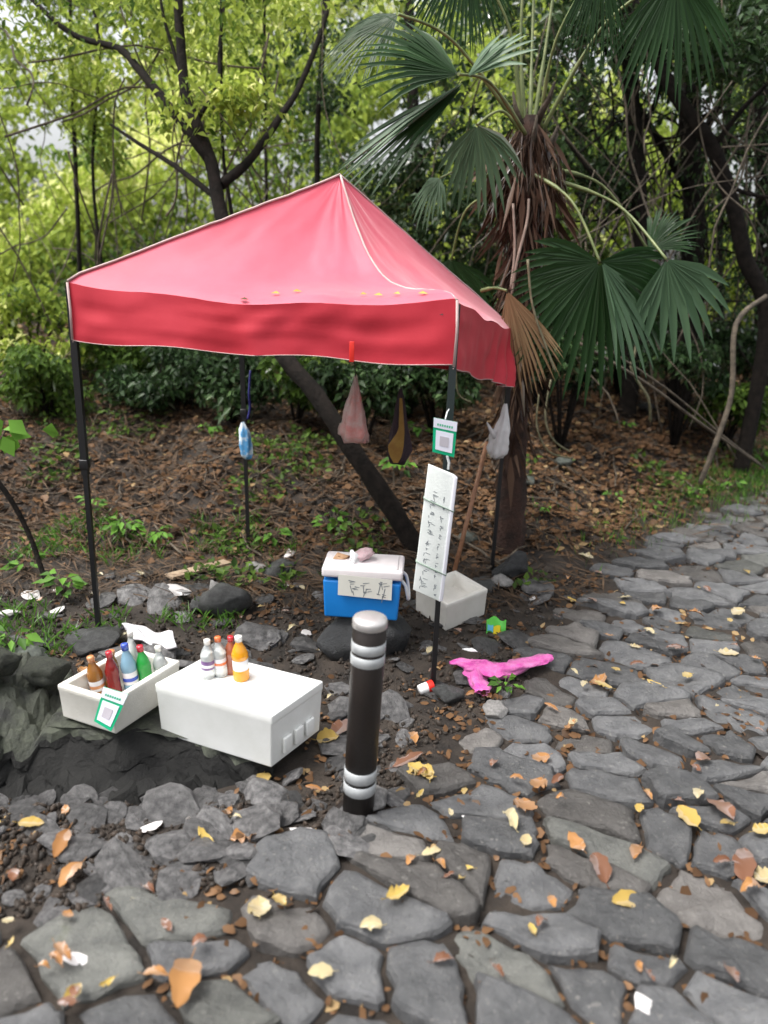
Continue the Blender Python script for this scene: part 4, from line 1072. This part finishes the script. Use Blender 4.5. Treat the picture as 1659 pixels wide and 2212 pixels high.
for k in range(1): mb.tube([aty(962 + k * 4, 905, Yp + .0) - cen, aty(966 + k * 3, 890, Yp + .05) - cen, aty(970 + k * 3, 884, Yp + .08) - cen], .0035, 5)
mb.build('tie_string', WHITEP, pl); mb = MB(); mb.tube([aty(966, 985, Yp + .01) - cen, aty(970, 1000, Yp + .02) - cen, aty(968, 1014, Yp + .02) - cen], .006, 6)
mb.build('tie_string', WHITEP, pl)
pq = [at(283, 1487, .285), at(305, 1494, .30)]
a_, b_, c_, d_ = aty(224, 1484, 2.74), aty(277, 1500, 2.715), aty(240, 1580, 2.70), aty(203, 1558, 2.73)
pl2 = placard('payment_placard', [a_, b_, c_, d_], 'white and green payment placard leaning on the left foam box', strip=.28)

# ------------------------------------------------------------------ tall sign board
INK = mat('pen ink', (.16, .18, .20), .6); TWINE = mat('green twine', (.22, .30, .24), .7)
SIGNM = mat('pale foam board', (.66, .70, .67), .6, (.76, .79, .77), 4, .2, 120)
Ys = 3.36
ta, tb, tc_, td = aty(925, 1004, Ys), aty(983, 1028, Ys - .01), aty(950, 1300, Ys - .03), aty(892, 1274, Ys - .02)
cen = (ta + tb + tc_ + td) / 4; nrm = (tb - ta).cross(ta - td).normalized(); nrm = nrm if nrm.y < 0 else -nrm
sgn = thing('sign_board', 'tall narrow white foam sign board with handwritten columns', 'sign', cen)
def sq(u, v, e): return (td * (1 - u) + tc_ * u) * (1 - v) + (ta * (1 - u) + tb * u) * v + nrm * e - cen
th = .032
side = Vector((.0, .0, 0))
mb = MB(); mb.add([sq(0, 0, 0), sq(1, 0, 0), sq(1, 1, 0), sq(0, 1, 0), sq(0, 0, -th), sq(1, 0, -th), sq(1, 1, -th), sq(0, 1, -th)], [(0, 1, 2, 3), (7, 6, 5, 4), (0, 4, 5, 1), (1, 5, 6, 2), (2, 6, 7, 3), (3, 7, 4, 0)])
mb.build('board', SIGNM, sgn, bevel=.004)
mb = MB(); mb.add([sq(1.0, 0, .002), sq(1.13, .015, -.03), sq(1.13, 1.0, -.03), sq(1.0, 1, .002)], [(0, 1, 2, 3), (3, 2, 1, 0)]); 
mb = MB(); mb.add([sq(.97, 0, .006), sq(1.10, .02, .004), sq(1.10, .99, .004), sq(.97, 1, .006), sq(.97, 0, -.03), sq(1.10, .02, -.03), sq(1.10, .99, -.03), sq(.97, 1, -.03)], [(0, 1, 2, 3), (7, 6, 5, 4), (0, 4, 5, 1), (1, 5, 6, 2), (2, 6, 7, 3), (3, 7, 4, 0)]); mb.build('rim', mat('board rim', (.70, .70, .76), .5), sgn, bevel=.003)
q = random.Random(12)
def scrawl(parent, fn, cells, m, w_=.004, eps=.0012):
    """handwritten characters too blurred to read: a few pen strokes in each cell"""
    mb = MB()
    for (u, v, su, sv) in cells:
        for k in range(q.randint(4, 6)):
            hor = q.random() < .55
            u0, v0 = u + q.uniform(-.4, .1) * su, v + q.uniform(-.42, .42) * sv
            u1, v1 = (u0 + q.uniform(.35, .8) * su, v0 + q.uniform(-.08, .12) * sv) if hor else (u0 + q.uniform(-.25, .25) * su, v0 - q.uniform(.3, .6) * sv)
            a = fn(u0, v0, eps); b = fn(u1, v1, eps); d = (b - a)
            if d.length < 1e-5: continue
            n_ = d.cross(fn(u0, v0, eps + .01) - a).normalized() * w_ * .5
            mb.add([a - n_, b - n_ * .6, b + n_ * .6, a + n_], [(0, 1, 2, 3)])
    o = mb.build('handwriting', m, parent); o['kind'] = 'stuff'; return o
cells = [(.33, .80 - k * .075, .26, .055) for k in range(9)] + [(.72, .80 - k * .075, .13, .04) for k in range(9)] + [(.30, .12, .24, .05), (.33, .07, .26, .05), (.78, .10, .12, .04), (.78, .04, .12, .03)]
scrawl(sgn, sq, cells, INK, .003)
for v in (.74, .235):
    mb = MB(); mb.tube([sq(-.01, v, -.034), sq(-.015, v, .003), sq(.5, v - .004, .003), sq(1.11, v - .005, .006), sq(1.11, v, -.034)], .003, 5); mb.build('tie_twine', TWINE, sgn)

# ------------------------------------------------------------------ cool box on a black bag
cb = at(700, 1420); KY = 3.72
BAGM = mat('black plastic sheet', (.014, .015, .016), .33, (.03, .032, .034), 5, .8, 18, spec=.6)
rk = rock_mesh(12, 3, .28, .62); rk.materials.append(BAGM)
cbase = Vector(((aty(700, 1340, KY).x + aty(868, 1345, KY).x) / 2, KY + .11, 0)); cbase.z = hz(cbase.x, cbase.y)
o = bpy.data.objects.new('black_bundle', rk); COL.objects.link(o); o.location = cbase + Vector((.0, 0, .06)); o.scale = (.255, .19, .33); o.rotation_euler = (0, 0, .4)
tag(o, 'lumpy bundle in black plastic carrying the blue cool box', 'bundle')
BLUE = mat('blue cool box plastic', (.008, .19, .58), .38, (.012, .21, .62), 4, .05, 60, spec=.5)
LID = mat('pinkish white lid', (.74, .68, .69), .45, (.82, .78, .78), 3, .05, 80)
cz = aty(780, 1338, KY).z
x0, x1 = aty(698, 1330, KY).x, aty(865, 1330, KY).x; W_ = x1 - x0; Dp = .24
cool = thing('cool_box', 'blue cool box with a white lid and a handwritten paper sign', 'cool box', (x0 + W_ / 2, KY + Dp / 2, cz))
cool.rotation_euler = (0, math.radians(0.5), math.radians(-3))
hb = aty(780, 1226, KY).z - cz
mb = MB(); mb.add([(sx * W_ / 2 * f, sy * Dp / 2 * f, z) for z, f in ((0, .95), (hb * .72, 1.0)) for sx, sy in ((-1, -1), (1, -1), (1, 1), (-1, 1))], [(3, 2, 1, 0), (4, 5, 6, 7), (0, 1, 5, 4), (1, 2, 6, 5), (2, 3, 7, 6), (3, 0, 4, 7)])
mb.build('body', BLUE, cool, bevel=.012, seg=3)
mb = MB(); mb.box((0, 0, hb * .72 + .045), (W_ * 1.04, Dp * 1.06, .055)); mb.build('lid', LID, cool, bevel=.016, seg=3)
mb = MB(); mb.box((0, 0, hb * .72 + .0735), (W_ * .9, Dp * .86, .012)); mb.build('lid_panel', LID, cool, bevel=.005)
mb = MB(); mb.tube(smooth_path([(W_ * .5, -.06, hb * .72), (W_ * .56, -.07, hb * .62), (W_ * .60, -.05, hb * .35), (W_ * .60, .05, hb * .35), (W_ * .56, .07, hb * .62), (W_ * .5, .06, hb * .72)]), .009, 8); mb.build('handle', WHITEP, cool)
PAP = mat('cream paper', (.66, .65, .58), .7, (.70, .69, .63), 6)
yf = -Dp / 2 - .014
def pq_(u, v, e): return Vector((-W_ * .30 + W_ * .69 * u, yf - e, hb * .47 + (hb * .86 - hb * .47) * v - .012 * u))
mb = MB(); mb.add([pq_(0, 0, 0), pq_(1, 0, 0), pq_(1, 1, 0), pq_(0, 1, 0), pq_(0, 0, -.002), pq_(1, 0, -.002), pq_(1, 1, -.002), pq_(0, 1, -.002)], [(0, 1, 2, 3), (7, 6, 5, 4), (0, 4, 5, 1), (1, 5, 6, 2), (2, 6, 7, 3), (3, 7, 4, 0)])
pp_ = mb.build('paper_sign', PAP, cool)
scrawl(pp_, pq_, [(.22, .55, .17, .75), (.30, .50, .12, .6), (.47, .55, .17, .75), (.55, .5, .12, .6), (.80, .58, .20, .95), (.86, .45, .14, .8)], INK, .0045)
# crumpled tissue and scraps on the lid
def crumple(name, loc, s, m, lb, cat, seed, flat=.5, rot=0, group=None):
    me = rock_mesh(seed, 3, .9, flat); me.materials.append(m)
    o = bpy.data.objects.new(name, me); COL.objects.link(o); o.location = loc; o.scale = s; o.rotation_euler = (0, 0, rot)
    tag(o, lb, cat, group); return o
zl = cool.location.z + hb * .72 + .08
crumple('crumpled_bag', (cool.location.x - .005, cool.location.y, zl + .03), (.055, .05, .06), mat('pink bag plastic', (.66, .40, .44), .4, (.75, .6, .62), 8, .6, 30), 'crumpled pale pink bag lying on the cool box lid', 'bag', 31)
crumple('paper_cup', (cool.location.x - .05, cool.location.y - .03, zl + .02), (.03, .03, .045), WHITEP, 'crushed white cup on the cool box lid beside the pink bag', 'cup', 32, .8)
crumple('bread_roll', (cool.location.x - .12, cool.location.y + .02, zl + .006), (.05, .035, .03), mat('tan wrapper', (.50, .30, .17), .6), 'tan wrapper lying on the left of the cool box lid', 'wrapper', 33)

# ------------------------------------------------------------------ boulder under the left box
BOUL = mat('mossy boulder', (.022, .023, .021), .65, (.070, .078, .056), 9.0, 1.0, 22, spec=.45, contrast=(.35, .6))
HOLLOW_SHADE = mat('rock with hollow shade in colour', (.006, .006, .006), .7, (.016, .016, .015), 6.0, .8, 25, spec=.25)  # near-black colour stands in for shade in the recess below the boxes
rows = []
x_a, x_b = -2.6, -.42
NI = 110
for i in range(NI):
    f = i / (NI - 1); x = x_a + (x_b - x_a) * f
    top = .105 + .62 * max(0, (-1.42 - x)) ** 1.15 - .07 * max(0, (f - .62) / .38)
    lip = float(np.interp(x, [-2.6, -1.5, -1.3, -1.08, -.92, -.42], [2.62, 2.74, 2.86, 2.79, 2.88, 2.74])); foot = 2.44 + .27 * max(0, (f - .35) / .65)
    ends = min(1, min(f, 1 - f) / .07) ** .5
    prof = [(3.35, -.15), (3.3, top * .7), (3.15, top * .97), (3.02, top), (2.92, top), (2.84, top), (lip + .03, top * .97), (lip, top * .85), (lip - .02, top * .55), (lip * .8 + foot * .2, .03), (lip * .55 + foot * .45, -.03), (lip * .3 + foot * .7, -.05), (foot, -.03), (foot - .05, -.12)]
    row = []
    ks = np.linspace(0, len(prof) - 1, 40); prof_ = list(zip(np.interp(ks, range(len(prof)), [p[0] for p in prof]), np.interp(ks, range(len(prof)), [p[1] for p in prof]), ks))
    for yy, z, k in prof_:
        nz = mnoise.noise((x * 2.2, yy * 3, z * 5)) * .05 + mnoise.noise((x * 6, yy * 8, z * 12)) * .045 + mnoise.noise((x * 17, yy * 21, 3)) * .022
        rg = .5 - abs(mnoise.noise((x * 4.1, yy * 4.3 + z * 3, 9.1))) - abs(mnoise.noise((x * 9.5, yy * 9 + z * 6, 2.1))) * .6 - abs(mnoise.noise((x * 23, yy * 22 + z * 14, 5.1))) * .3
        nz += .10 * (rg - .25)
        flat_ = 1 < k < 7 and x > -1.42
        nz *= (1.0 if x > -1.42 else 1.9)
        row.append(Vector((x, yy + nz * (1 if 6 < k < 13 else .4), (z if z < 0 else z * ends) + (nz * .7 if not flat_ else 0))))
    rows.append(row)
def rock_grid(R_):
    m_ = MB(); m_.grid(R_, smooth=False); return m_
mb = rock_grid([r[:22] for r in rows])
bo = mb.build('boulder', BOUL); bo['label'] = 'long mossy boulder with a black hollow front, carrying the left foam boxes'; bo['category'] = 'boulder'
mb = rock_grid([r[21:] for r in rows[:53]]); mb.build('mossy_front', BOUL, bo)
mb = rock_grid([r[21:] for r in rows[52:]]); mb.build('black_hollow', HOLLOW_SHADE, bo)
for i in range(34):                                                # stones lodged along the foot of the boulder
    x = -2.3 + 1.95 * i / 33 + rs.uniform(-.03, .03); f = (x - x_a) / (x_b - x_a); y = 2.41 + .27 * max(0, (f - .35) / .65) + rs.uniform(-.05, .05); s_ = rs.uniform(.025, .062)
    o = bpy.data.objects.new('loose_stone', rock_var[rs.randrange(7)]); COL.objects.link(o); o.parent = ground; o.location = (x, y, hz(x, y) + s_ * .25)
    o.rotation_euler = (rs.uniform(-.5, .5), rs.uniform(-.5, .5), rs.uniform(0, 6.28)); o.scale = (s_ * rs.uniform(.8, 1.5), s_, s_ * rs.uniform(.4, .8))

# ------------------------------------------------------------------ other loose things on the ground
def ground_rock(px, py, s, seed, m, lb, sink=.3, name='rock', flat=.7, z=None):
    p = onb(px, py); me = rock_mesh(seed, 3, .35, flat); me.materials.append(m)
    o = bpy.data.objects.new(name, me); COL.objects.link(o); o.location = p + Vector((0, 0, s[2] * .45)); o.scale = s; o.rotation_euler = (0, 0, seed)
    tag(o, lb, 'rock', 'rocks round the stall'); return o
RK = mat('dark wet rock', (.022, .022, .022), .45, (.07, .072, .07), 4, .7, 20); RKG = mat('grey green rock', (.05, .06, .05), .6, (.12, .135, .115), 4, .7, 20); RKL = mat('pale grey rock', (.16, .155, .15), .6, (.3, .29, .28), 4, .6, 20)
ground_rock(492, 1322, (.15, .12, .14), 41, RK, 'dark pointed rock in the middle of the rubble under the canopy', flat=.9)
ground_rock(435, 1318, (.09, .07, .07), 42, RK, 'brownish dark rock left of the pointed one')
ground_rock(465, 1300, (.06, .05, .10), 43, RKL, 'pale grey stone leaning on the dark pointed rock', flat=1)
ground_rock(970, 1515, (.075, .065, .075), 44, RK, 'dark rock holding down the front right canopy leg')
ground_rock(600, 1240, (.13, .10, .08), 45, RK, 'dark rock at the foot of the rear left canopy leg')
ground_rock(550, 1235, (.08, .07, .06), 46, RKL, 'pale rock beside the rear left canopy leg')
ground_rock(1085, 1265, (.09, .08, .06), 47, RKL, 'blue grey stone in front of the black bag')
ground_rock(1215, 1010, (.10, .08, .08), 48, RKG, 'rounded grey green rock in the litter right of the palm')
ground_rock(1140, 1045, (.08, .07, .06), 49, RKG, 'mossy rock close to the palm trunk')
ground_rock(1395, 885, (.11, .08, .07), 50, RK, 'dark rock half buried high on the right bank')
ground_rock(1010, 1170, (.09, .07, .06), 51, RKG, 'mossy rock behind the leaning wooden pole')
ground_rock(800, 1740, (.09, .07, .07), 52, RKL, 'grey stone against the right side of the bollard foot')
ground_rock(1045, 1275, (.09, .08, .08), 53, RK, 'dark rock at the foot of the rear right canopy leg')
ground_rock(200, 1400, (.16, .12, .08), 54, RK, 'dark grey rock under the front left canopy leg')
ground_rock(1070, 1545, (.08, .06, .04), 55, RKL, 'flat blue grey stone below the pink bag')
ground_rock(60, 1440, (.14, .1, .08), 56, RKG, 'mossy stone at the left edge above the boulder')
# black bag
p = onb(1110, 1248); crumple('black_bag', p + Vector((0, 0, .06)), (.14, .10, .13), BAGM, 'crumpled black plastic bag at the foot of the palm', 'bag', 61, .75, .3)
# pink bag
PK = mat('magenta bag plastic', (.60, .04, .34), .32, (.82, .24, .55), 14, .8, 40, sheen=.2)
p = onb(1040, 1475); t = thing('pink_bag', 'long twisted magenta plastic bag lying on the stones', 'bag', p)
def strip(pxs, ws, name):
    P_ = [onb(x, y) - p + Vector((0, 0, .05)) for x, y in pxs]; q_ = smooth_path(P_, 7); rows = []
    for i, c in enumerate(q_):
        d = (q_[min(i + 1, len(q_) - 1)] - q_[max(0, i - 1)]).normalized(); s_ = d.cross(Vector((0, 0, 1))).normalized(); wd = np.interp(i / (len(q_) - 1), np.linspace(0, 1, len(ws)), ws); row = []
        for j in range(17):
            a = 2 * PI * j / 16; k = 1 + .25 * math.sin(3 * a + i * .35) + .16 * math.sin(8 * a - i * .5) + .55 * mnoise.noise((math.cos(a) * 2, math.sin(a) * 2, i * .3))
            row.append(c + s_ * math.cos(a) * wd * k + Vector((0, 0, max(-.045, math.sin(a) * wd * .5 * k))))
        row[-1] = row[0]; rows.append(row)
    mb = MB(); mb.grid(rows); return mb.build(name, PK, t)
strip([(1010, 1460), (1055, 1470), (1110, 1462), (1160, 1448), (1188, 1440)], [.05, .06, .05, .035, .022], 'twisted_end')
strip([(1000, 1450), (1022, 1470), (1035, 1500), (1042, 1518)], [.035, .05, .045, .03], 'open_mouth')
strip([(970, 1452), (1000, 1455), (1030, 1465)], [.012, .035, .04], 'handle')
crumple('paper_scrap', onb(1012, 1442) + Vector((0, 0, .10)), (.035, .02, .015), WHITEP, 'white paper scrap on top of the pink bag', 'scrap', 62, .4)
# green and yellow packet
p = onb(1072, 1375); t = thing('snack_packet', 'crumpled green snack packet with yellow and blue print', 'packet', p + Vector((0, 0, .03)))
GP = mat('green packet foil', (.12, .55, .08), .3, coat=.3)
def pk(u, v, e): return Vector((-.055 + .11 * u, .03 + .02 * v + .015 * math.sin(u * 5), -.035 + .09 * v + .01 * math.sin(u * 9 + v * 4))) + Vector((0, -e, e * .4))
mb = MB(); mb.grid([[pk(u / 8, v / 6, .006 * math.sin(PI * u / 8)) for u in range(9)] for v in range(7)]); mb.grid([[pk(u / 8, v / 6, -.01 * math.sin(PI * u / 8)) for u in reversed(range(9))] for v in range(7)]); mb.build('foil', GP, t)
for nm, u0, u1, v0, v1, c in (('yellow_print', .38, .70, .0, .5, (.75, .6, .03)), ('blue_print', .05, .36, .1, .6, (.12, .45, .65)), ('red_print', .6, .95, .0, .16, (.7, .15, .04))):
    mb = MB(); mb.grid([[pk(u0 + (u1 - u0) * a / 4, v0 + (v1 - v0) * b / 4, .009 + .006 * math.sin(PI * (u0 + (u1 - u0) * a / 4))) for a in range(5)] for b in range(5)]); mb.build(nm, mat(nm, c, .35), t)
# red and white cup
p = onb(922, 1500); t = thing('paper_cup', 'small white and red cup lying by the front right canopy foot', 'cup', p + Vector((0, 0, .03)))
M_ = Euler((0, math.radians(80), math.radians(20))).to_matrix().to_4x4()
mb = MB(); mb.lathe([(0, -.045), (.024, -.045), (.028, -.01), (.028, .0)], 16, M=M_); mb.build('white_end', WHITEP, t)
mb = MB(); mb.lathe([(.0282, .0), (.031, .03), (.028, .032), (0, .02)], 16, M=M_); mb.build('red_end', REDS, t)
# white crumpled sheet, plank, scraps
p = onb(320, 1385); SH = mat('grubby white sheet', (.60, .58, .60), .5, (.72, .70, .72), 5, .3, 30)
mb = MB(); rows = []
zs = p.z + .09
ca_, cb_, cc_, cd_ = at(262, 1346, zs), at(372, 1368, zs), at(380, 1396, zs), at(282, 1372, zs)
for i in range(15):
    for_ = []
    for j in range(9):
        u, v = i / 14, j / 8; q_ = ca_.lerp(cb_, u).lerp(cd_.lerp(cc_, u), v) - p
        for_.append(q_ + Vector((0, 0, .03 * mnoise.noise((u * 3, v * 2, 4)) + .018 * math.sin(u * 8) - .02 * v)))
    rows.append(for_)
mb.grid(rows); o = mb.build('foam_sheet', SH, None, loc=p); sm_ = o.modifiers.new('s', 'SOLIDIFY'); sm_.thickness = .012
tag(o, 'wavy grubby white foam sheet lying above the left box', 'sheet')
PLK = mat('pale weathered plank', (.24, .17, .11), .7, (.38, .29, .20), 6, .5, 40)
a_, b_ = onb(365, 1258), onb(492, 1225); mb = MB(); d_ = b_ - a_; M_ = Matrix.Translation(d_ / 2 + Vector((0, 0, .03))) @ d_.to_track_quat('X', 'Z').to_matrix().to_4x4()
mb.box((0, 0, 0), (d_.length, .09, .02), M_); o = mb.build('plank', PLK, None, bevel=.003, loc=a_); tag(o, 'pale weathered plank lying on the ground under the canopy', 'plank')
scraps = [((122, 1325), (.045, .05, .004), .55, 'pale grey card scrap in the grass at left'), ((22, 1335), (.035, .06, .02), .6, 'pale pinkish scrap at the left edge'), ((68, 1290), (.07, .05, .004), .45, 'greenish white scrap on the left bank'),
          ((325, 1900 - 100), (.02, .05, .004), .7, 'white stick shaped scrap in the rubble near the boulder'), ((652, 1808), (.012, .045, .006), .75, 'small white stick in the rubble left of the bollard'), ((165, 2085), (.018, .05, .006), .75, 'white scrap between the stones at bottom left'),
          ((1010, 1778), (.06, .012, .004), .7, 'white splinter between the path stones right of the bollard'), ((1385, 2190), (.025, .035, .02), .75, 'crumpled white scrap at the bottom edge'), ((625, 1205), (.09, .035, .012), .6, 'white foam strip behind the canopy'),
          ((380, 1290), (.16, .05, .03), .45, 'pinkish grey foam piece left of the dark pointed rock'), ((660, 1375), (.035, .03, .004), .5, 'pale pink paper scrap in the rubble'), ((905, 1235), (.02, .02, .01), .6, 'white crumb beside the tall sign board'), ((620, 1270), (.03, .02, .01), .7, 'white crumb in the rubble behind the cool box'),
          ((1150, 1300), (.03, .02, .008), .55, 'pale splinter right of the foam box')]
for k, ((px, py), s_, g, lb) in enumerate(scraps):
    p = onb(px, py); me = rock_mesh(70 + k, 2, .5, 1); me.materials.append(mat('scrap %d' % int(g * 100), (g, g * .96, g * .94), .5))
    o = bpy.data.objects.new('litter_scrap', me); COL.objects.link(o); o.location = p + Vector((0, 0, s_[2] + .012)); o.scale = s_; o.rotation_euler = (random.uniform(-.15, .15), random.uniform(-.15, .15), random.uniform(0, 3)); tag(o, lb, 'scrap', 'white scraps lying about')
for k, (x, y, z, s_, lb) in enumerate([(-1.72, 2.95, .34, (.16, .13, .11), 'mossy lump of rock on the left part of the boulder'), (-1.62, 2.66, .10, (.13, .10, .10), 'dark stone wedged against the left front of the boulder'), (-1.50, 3.10, .22, (.12, .10, .08), 'grey stone behind the left foam box'), (-1.85, 2.60, .12, (.17, .12, .13), 'big mossy stone at the left edge below the boulder top'), (-.86, 3.42, .02, (.13, .10, .07), 'dark flat stone behind the gap between the two boxes')]):
    me = rock_mesh(101 + k, 3, .35, .8); me.materials.append(BOUL if k != 4 else RK); o = bpy.data.objects.new('rock', me); COL.objects.link(o); o.location = (x, y, z); o.scale = s_; o.rotation_euler = (0, 0, k * 1.3); tag(o, lb, 'rock', 'rocks round the stall')
# white object at the left edge
p = onb(8, 1640); o = crumple('crumpled_bag', p + Vector((-.03, .05, .16)), (.07, .06, .08), mat('pale plastic film', (.6, .68, .66), .3, (.78, .82, .8), 8, .6, 25), 'pale crumpled plastic on the boulder at the left picture edge', 'bag', 91, 1)

# ------------------------------------------------------------------ single fallen leaves
LM = {'yellow': leafmat('leaf yellow', [(.36, .24, .06), (.50, .36, .10)], trans=.15, gloss=.12), 'orange': leafmat('leaf orange', [(.26, .12, .045), (.38, .19, .07)], trans=.15, gloss=.12), 'cream': leafmat('leaf cream', [(.40, .32, .17), (.50, .43, .26)], trans=.15, gloss=.12), 'brown': leafmat('leaf brown', [(.13, .06, .035), (.22, .10, .055)], trans=.1, gloss=.15)}
def leaf_mesh(m, kind, seed):
    q = random.Random(seed); W = {0: .55, 1: .38, 2: .75}[kind]; rows = []; n = 12
    for i in range(n + 1):
        f = i / n; wv = W * .5 * max(0, math.sin(PI * f ** .85)) ** .62 * (1 + .10 * math.sin(f * 17 + seed)) + .004
        bend = .16 * math.sin(PI * f) * q.choice([1, 1, -1]) if i == 0 else rows_b * math.sin(PI * f)
        if i == 0: rows_b = q.uniform(-.1, .2); bend = 0
        rows.append([Vector((f - .5, -wv, .10 * wv / W + bend + .05 * q.random())), Vector((f - .5, -wv * .5, bend + .02)), Vector((f - .5, 0, bend)), Vector((f - .5, wv * .5, bend + .02)), Vector((f - .5, wv, .10 * wv / W * q.uniform(-1, 2.5) + bend))])
    mb = MB(); mb.grid(rows); mb.tube([(-.5, 0, 0), (-.62, .02, .02), (-.72, .03, .05)], .012, 4)
    me = mb.mesh('leaf'); me.materials.append(m)
    a = me.attributes.new('v', 'FLOAT', 'FACE'); a.data.foreach_set('value', np.full(len(me.polygons), q.random(), dtype=np.float32)); return me
LV = {c: [leaf_mesh(LM[c], k % 3, 5 * k + ord(c[0])) for k in range(4)] for c in LM}
marks = [('bollard', at(773, 1762)), ('pink bag', onb(1040, 1475)), ('front right leg', B0), ('big foam box', o0), ('black bag', onb(1110, 1248)), ('boulder hollow', Vector((-1.3, 2.4, 0))), ('blue cool box', cbase), ('palm foot', PB), ('front left leg', A0), ('bottom edge scrap', onb(1385, 2190)), ('bottom left scrap', onb(165, 2085)), ('white splinter', onb(1010, 1778)), ('open foam box', f0), ('path top', onb(1600, 1100)), ('green snack packet', onb(1072, 1375)), ('right edge stones', onb(1600, 1650))]
USED = set()
def put_leaf(px, py, c, s, k):
    p = onb(px, py); on_path = inpoly(p.x, p.y, path_poly)
    me = LV[c][k % 4]; o = bpy.data.objects.new('fallen_leaf', me); COL.objects.link(o)
    o.location = p + Vector((0, 0, .055 if on_path else .03)); s *= .92; o.scale = (s, s * random.uniform(.75, 1.1), s * random.uniform(.7, 2.2)); o.rotation_euler = (random.uniform(-.25, .25), random.uniform(-.25, .25), random.uniform(0, 6.28))
    nm, mp = min(marks, key=lambda m_: (m_[1] - p).length); d = (mp - p).length
    dv = p - mp; side_ = ('in front of' if dv.y < 0 else 'behind') if abs(dv.y) > abs(dv.x) else ('left of' if dv.x < 0 else 'right of')
    far_ = 'close ' if d < .35 else ('' if d < .9 else 'well ')
    where = far_ + side_ + ' the ' + nm
    size = 'large' if s > .09 else ('small' if s < .055 else 'medium')
    lb = f"{size} {c} fallen leaf {'on the path' if on_path else 'on bare ground'} {where}"
    if k >= 1000 and lb in USED: bpy.data.objects.remove(o); return False
    if lb in USED:
        az = o.rotation_euler.z % 6.283; dr_ = 'right' if az < .785 or az > 5.5 else ('away' if az < 2.356 else ('left' if az < 3.927 else 'nearer'))
        lb = f"{size} {c} leaf pointing {dr_} {'on the path' if on_path else 'on bare ground'} {where}"
    if lb in USED: bpy.data.objects.remove(o); return False
    USED.add(lb)
    tag(o, lb, 'leaf', f"{c} fallen leaves {'on the path' if on_path else 'off the path'}")
hand = [(905, 1688, 'yellow', .13), (925, 1695, 'yellow', .10), (1480, 1792, 'yellow', .12), (1350, 1975, 'yellow', .13), (858, 1960, 'yellow', .10), (1098, 1805, 'cream', .12), (1130, 1765, 'orange', .12), (1290, 1490, 'orange', .14), (1300, 1500, 'yellow', .10), (1412, 1497, 'yellow', .10),
        (708, 1612, 'yellow', .11), (738, 1590, 'brown', .17), (890, 1608, 'orange', .09), (135, 1845, 'orange', .14), (70, 1795, 'yellow', .10), (85, 1730, 'yellow', .10), (155, 1910, 'orange', .11), (445, 1825, 'yellow', .10), (530, 1820, 'orange', .12), (570, 1695, 'yellow', .11), (400, 2165, 'orange', .17), (140, 2090, 'orange', .11),
        (560, 1990, 'cream', .10), (605, 1980, 'yellow', .08), (1265, 1230 - 20, 'cream', .14), (1235, 1305, 'yellow', .08), (1160, 1720, 'orange', .11), (1240, 1850, 'orange', .10), (1290, 1905, 'brown', .14), (1370, 1870, 'orange', .11), (1590, 1340, 'cream', .11), (1610, 1252, 'yellow', .10), (1480, 1480, 'yellow', .08), (1020, 1510, 'orange', .09), (1050, 1515, 'orange', .07),
        (1165, 1660, 'orange', .10), (1230, 1690, 'orange', .10), (1455, 1420, 'brown', .12), (1550, 1780, 'brown', .16), (1600, 1895, 'brown', .16), (1640, 1820, 'yellow', .10), (1500, 1345, 'orange', .10), (1570, 1430, 'cream', .12), (1350, 1310, 'cream', .09), (990, 1280, 'orange', .10), (880, 1655, 'brown', .16), (1650, 1920, 'cream', .1), (1415, 1330, 'orange', .1)]
random.seed(19)
for k, (px, py, c, s) in enumerate(hand): put_leaf(px, py, c, s, k)
got = 0; k = 1000
while got < 120 and k < 3000:
    k += 1
    px, py = random.uniform(-20, 1700), 1240 + 960 * random.random() ** 1.2
    p = at(px, py)
    if -1.7 < p.x < -.1 and 2.6 < p.y < 3.2: continue
    if px < 1150 and py < 1500 and random.random() < .3: continue
    if put_leaf(px, py, random.choices(['yellow', 'orange', 'cream', 'brown'], [2, 3, 2, 4])[0], random.uniform(.035, .085), k) is not False: got += 1
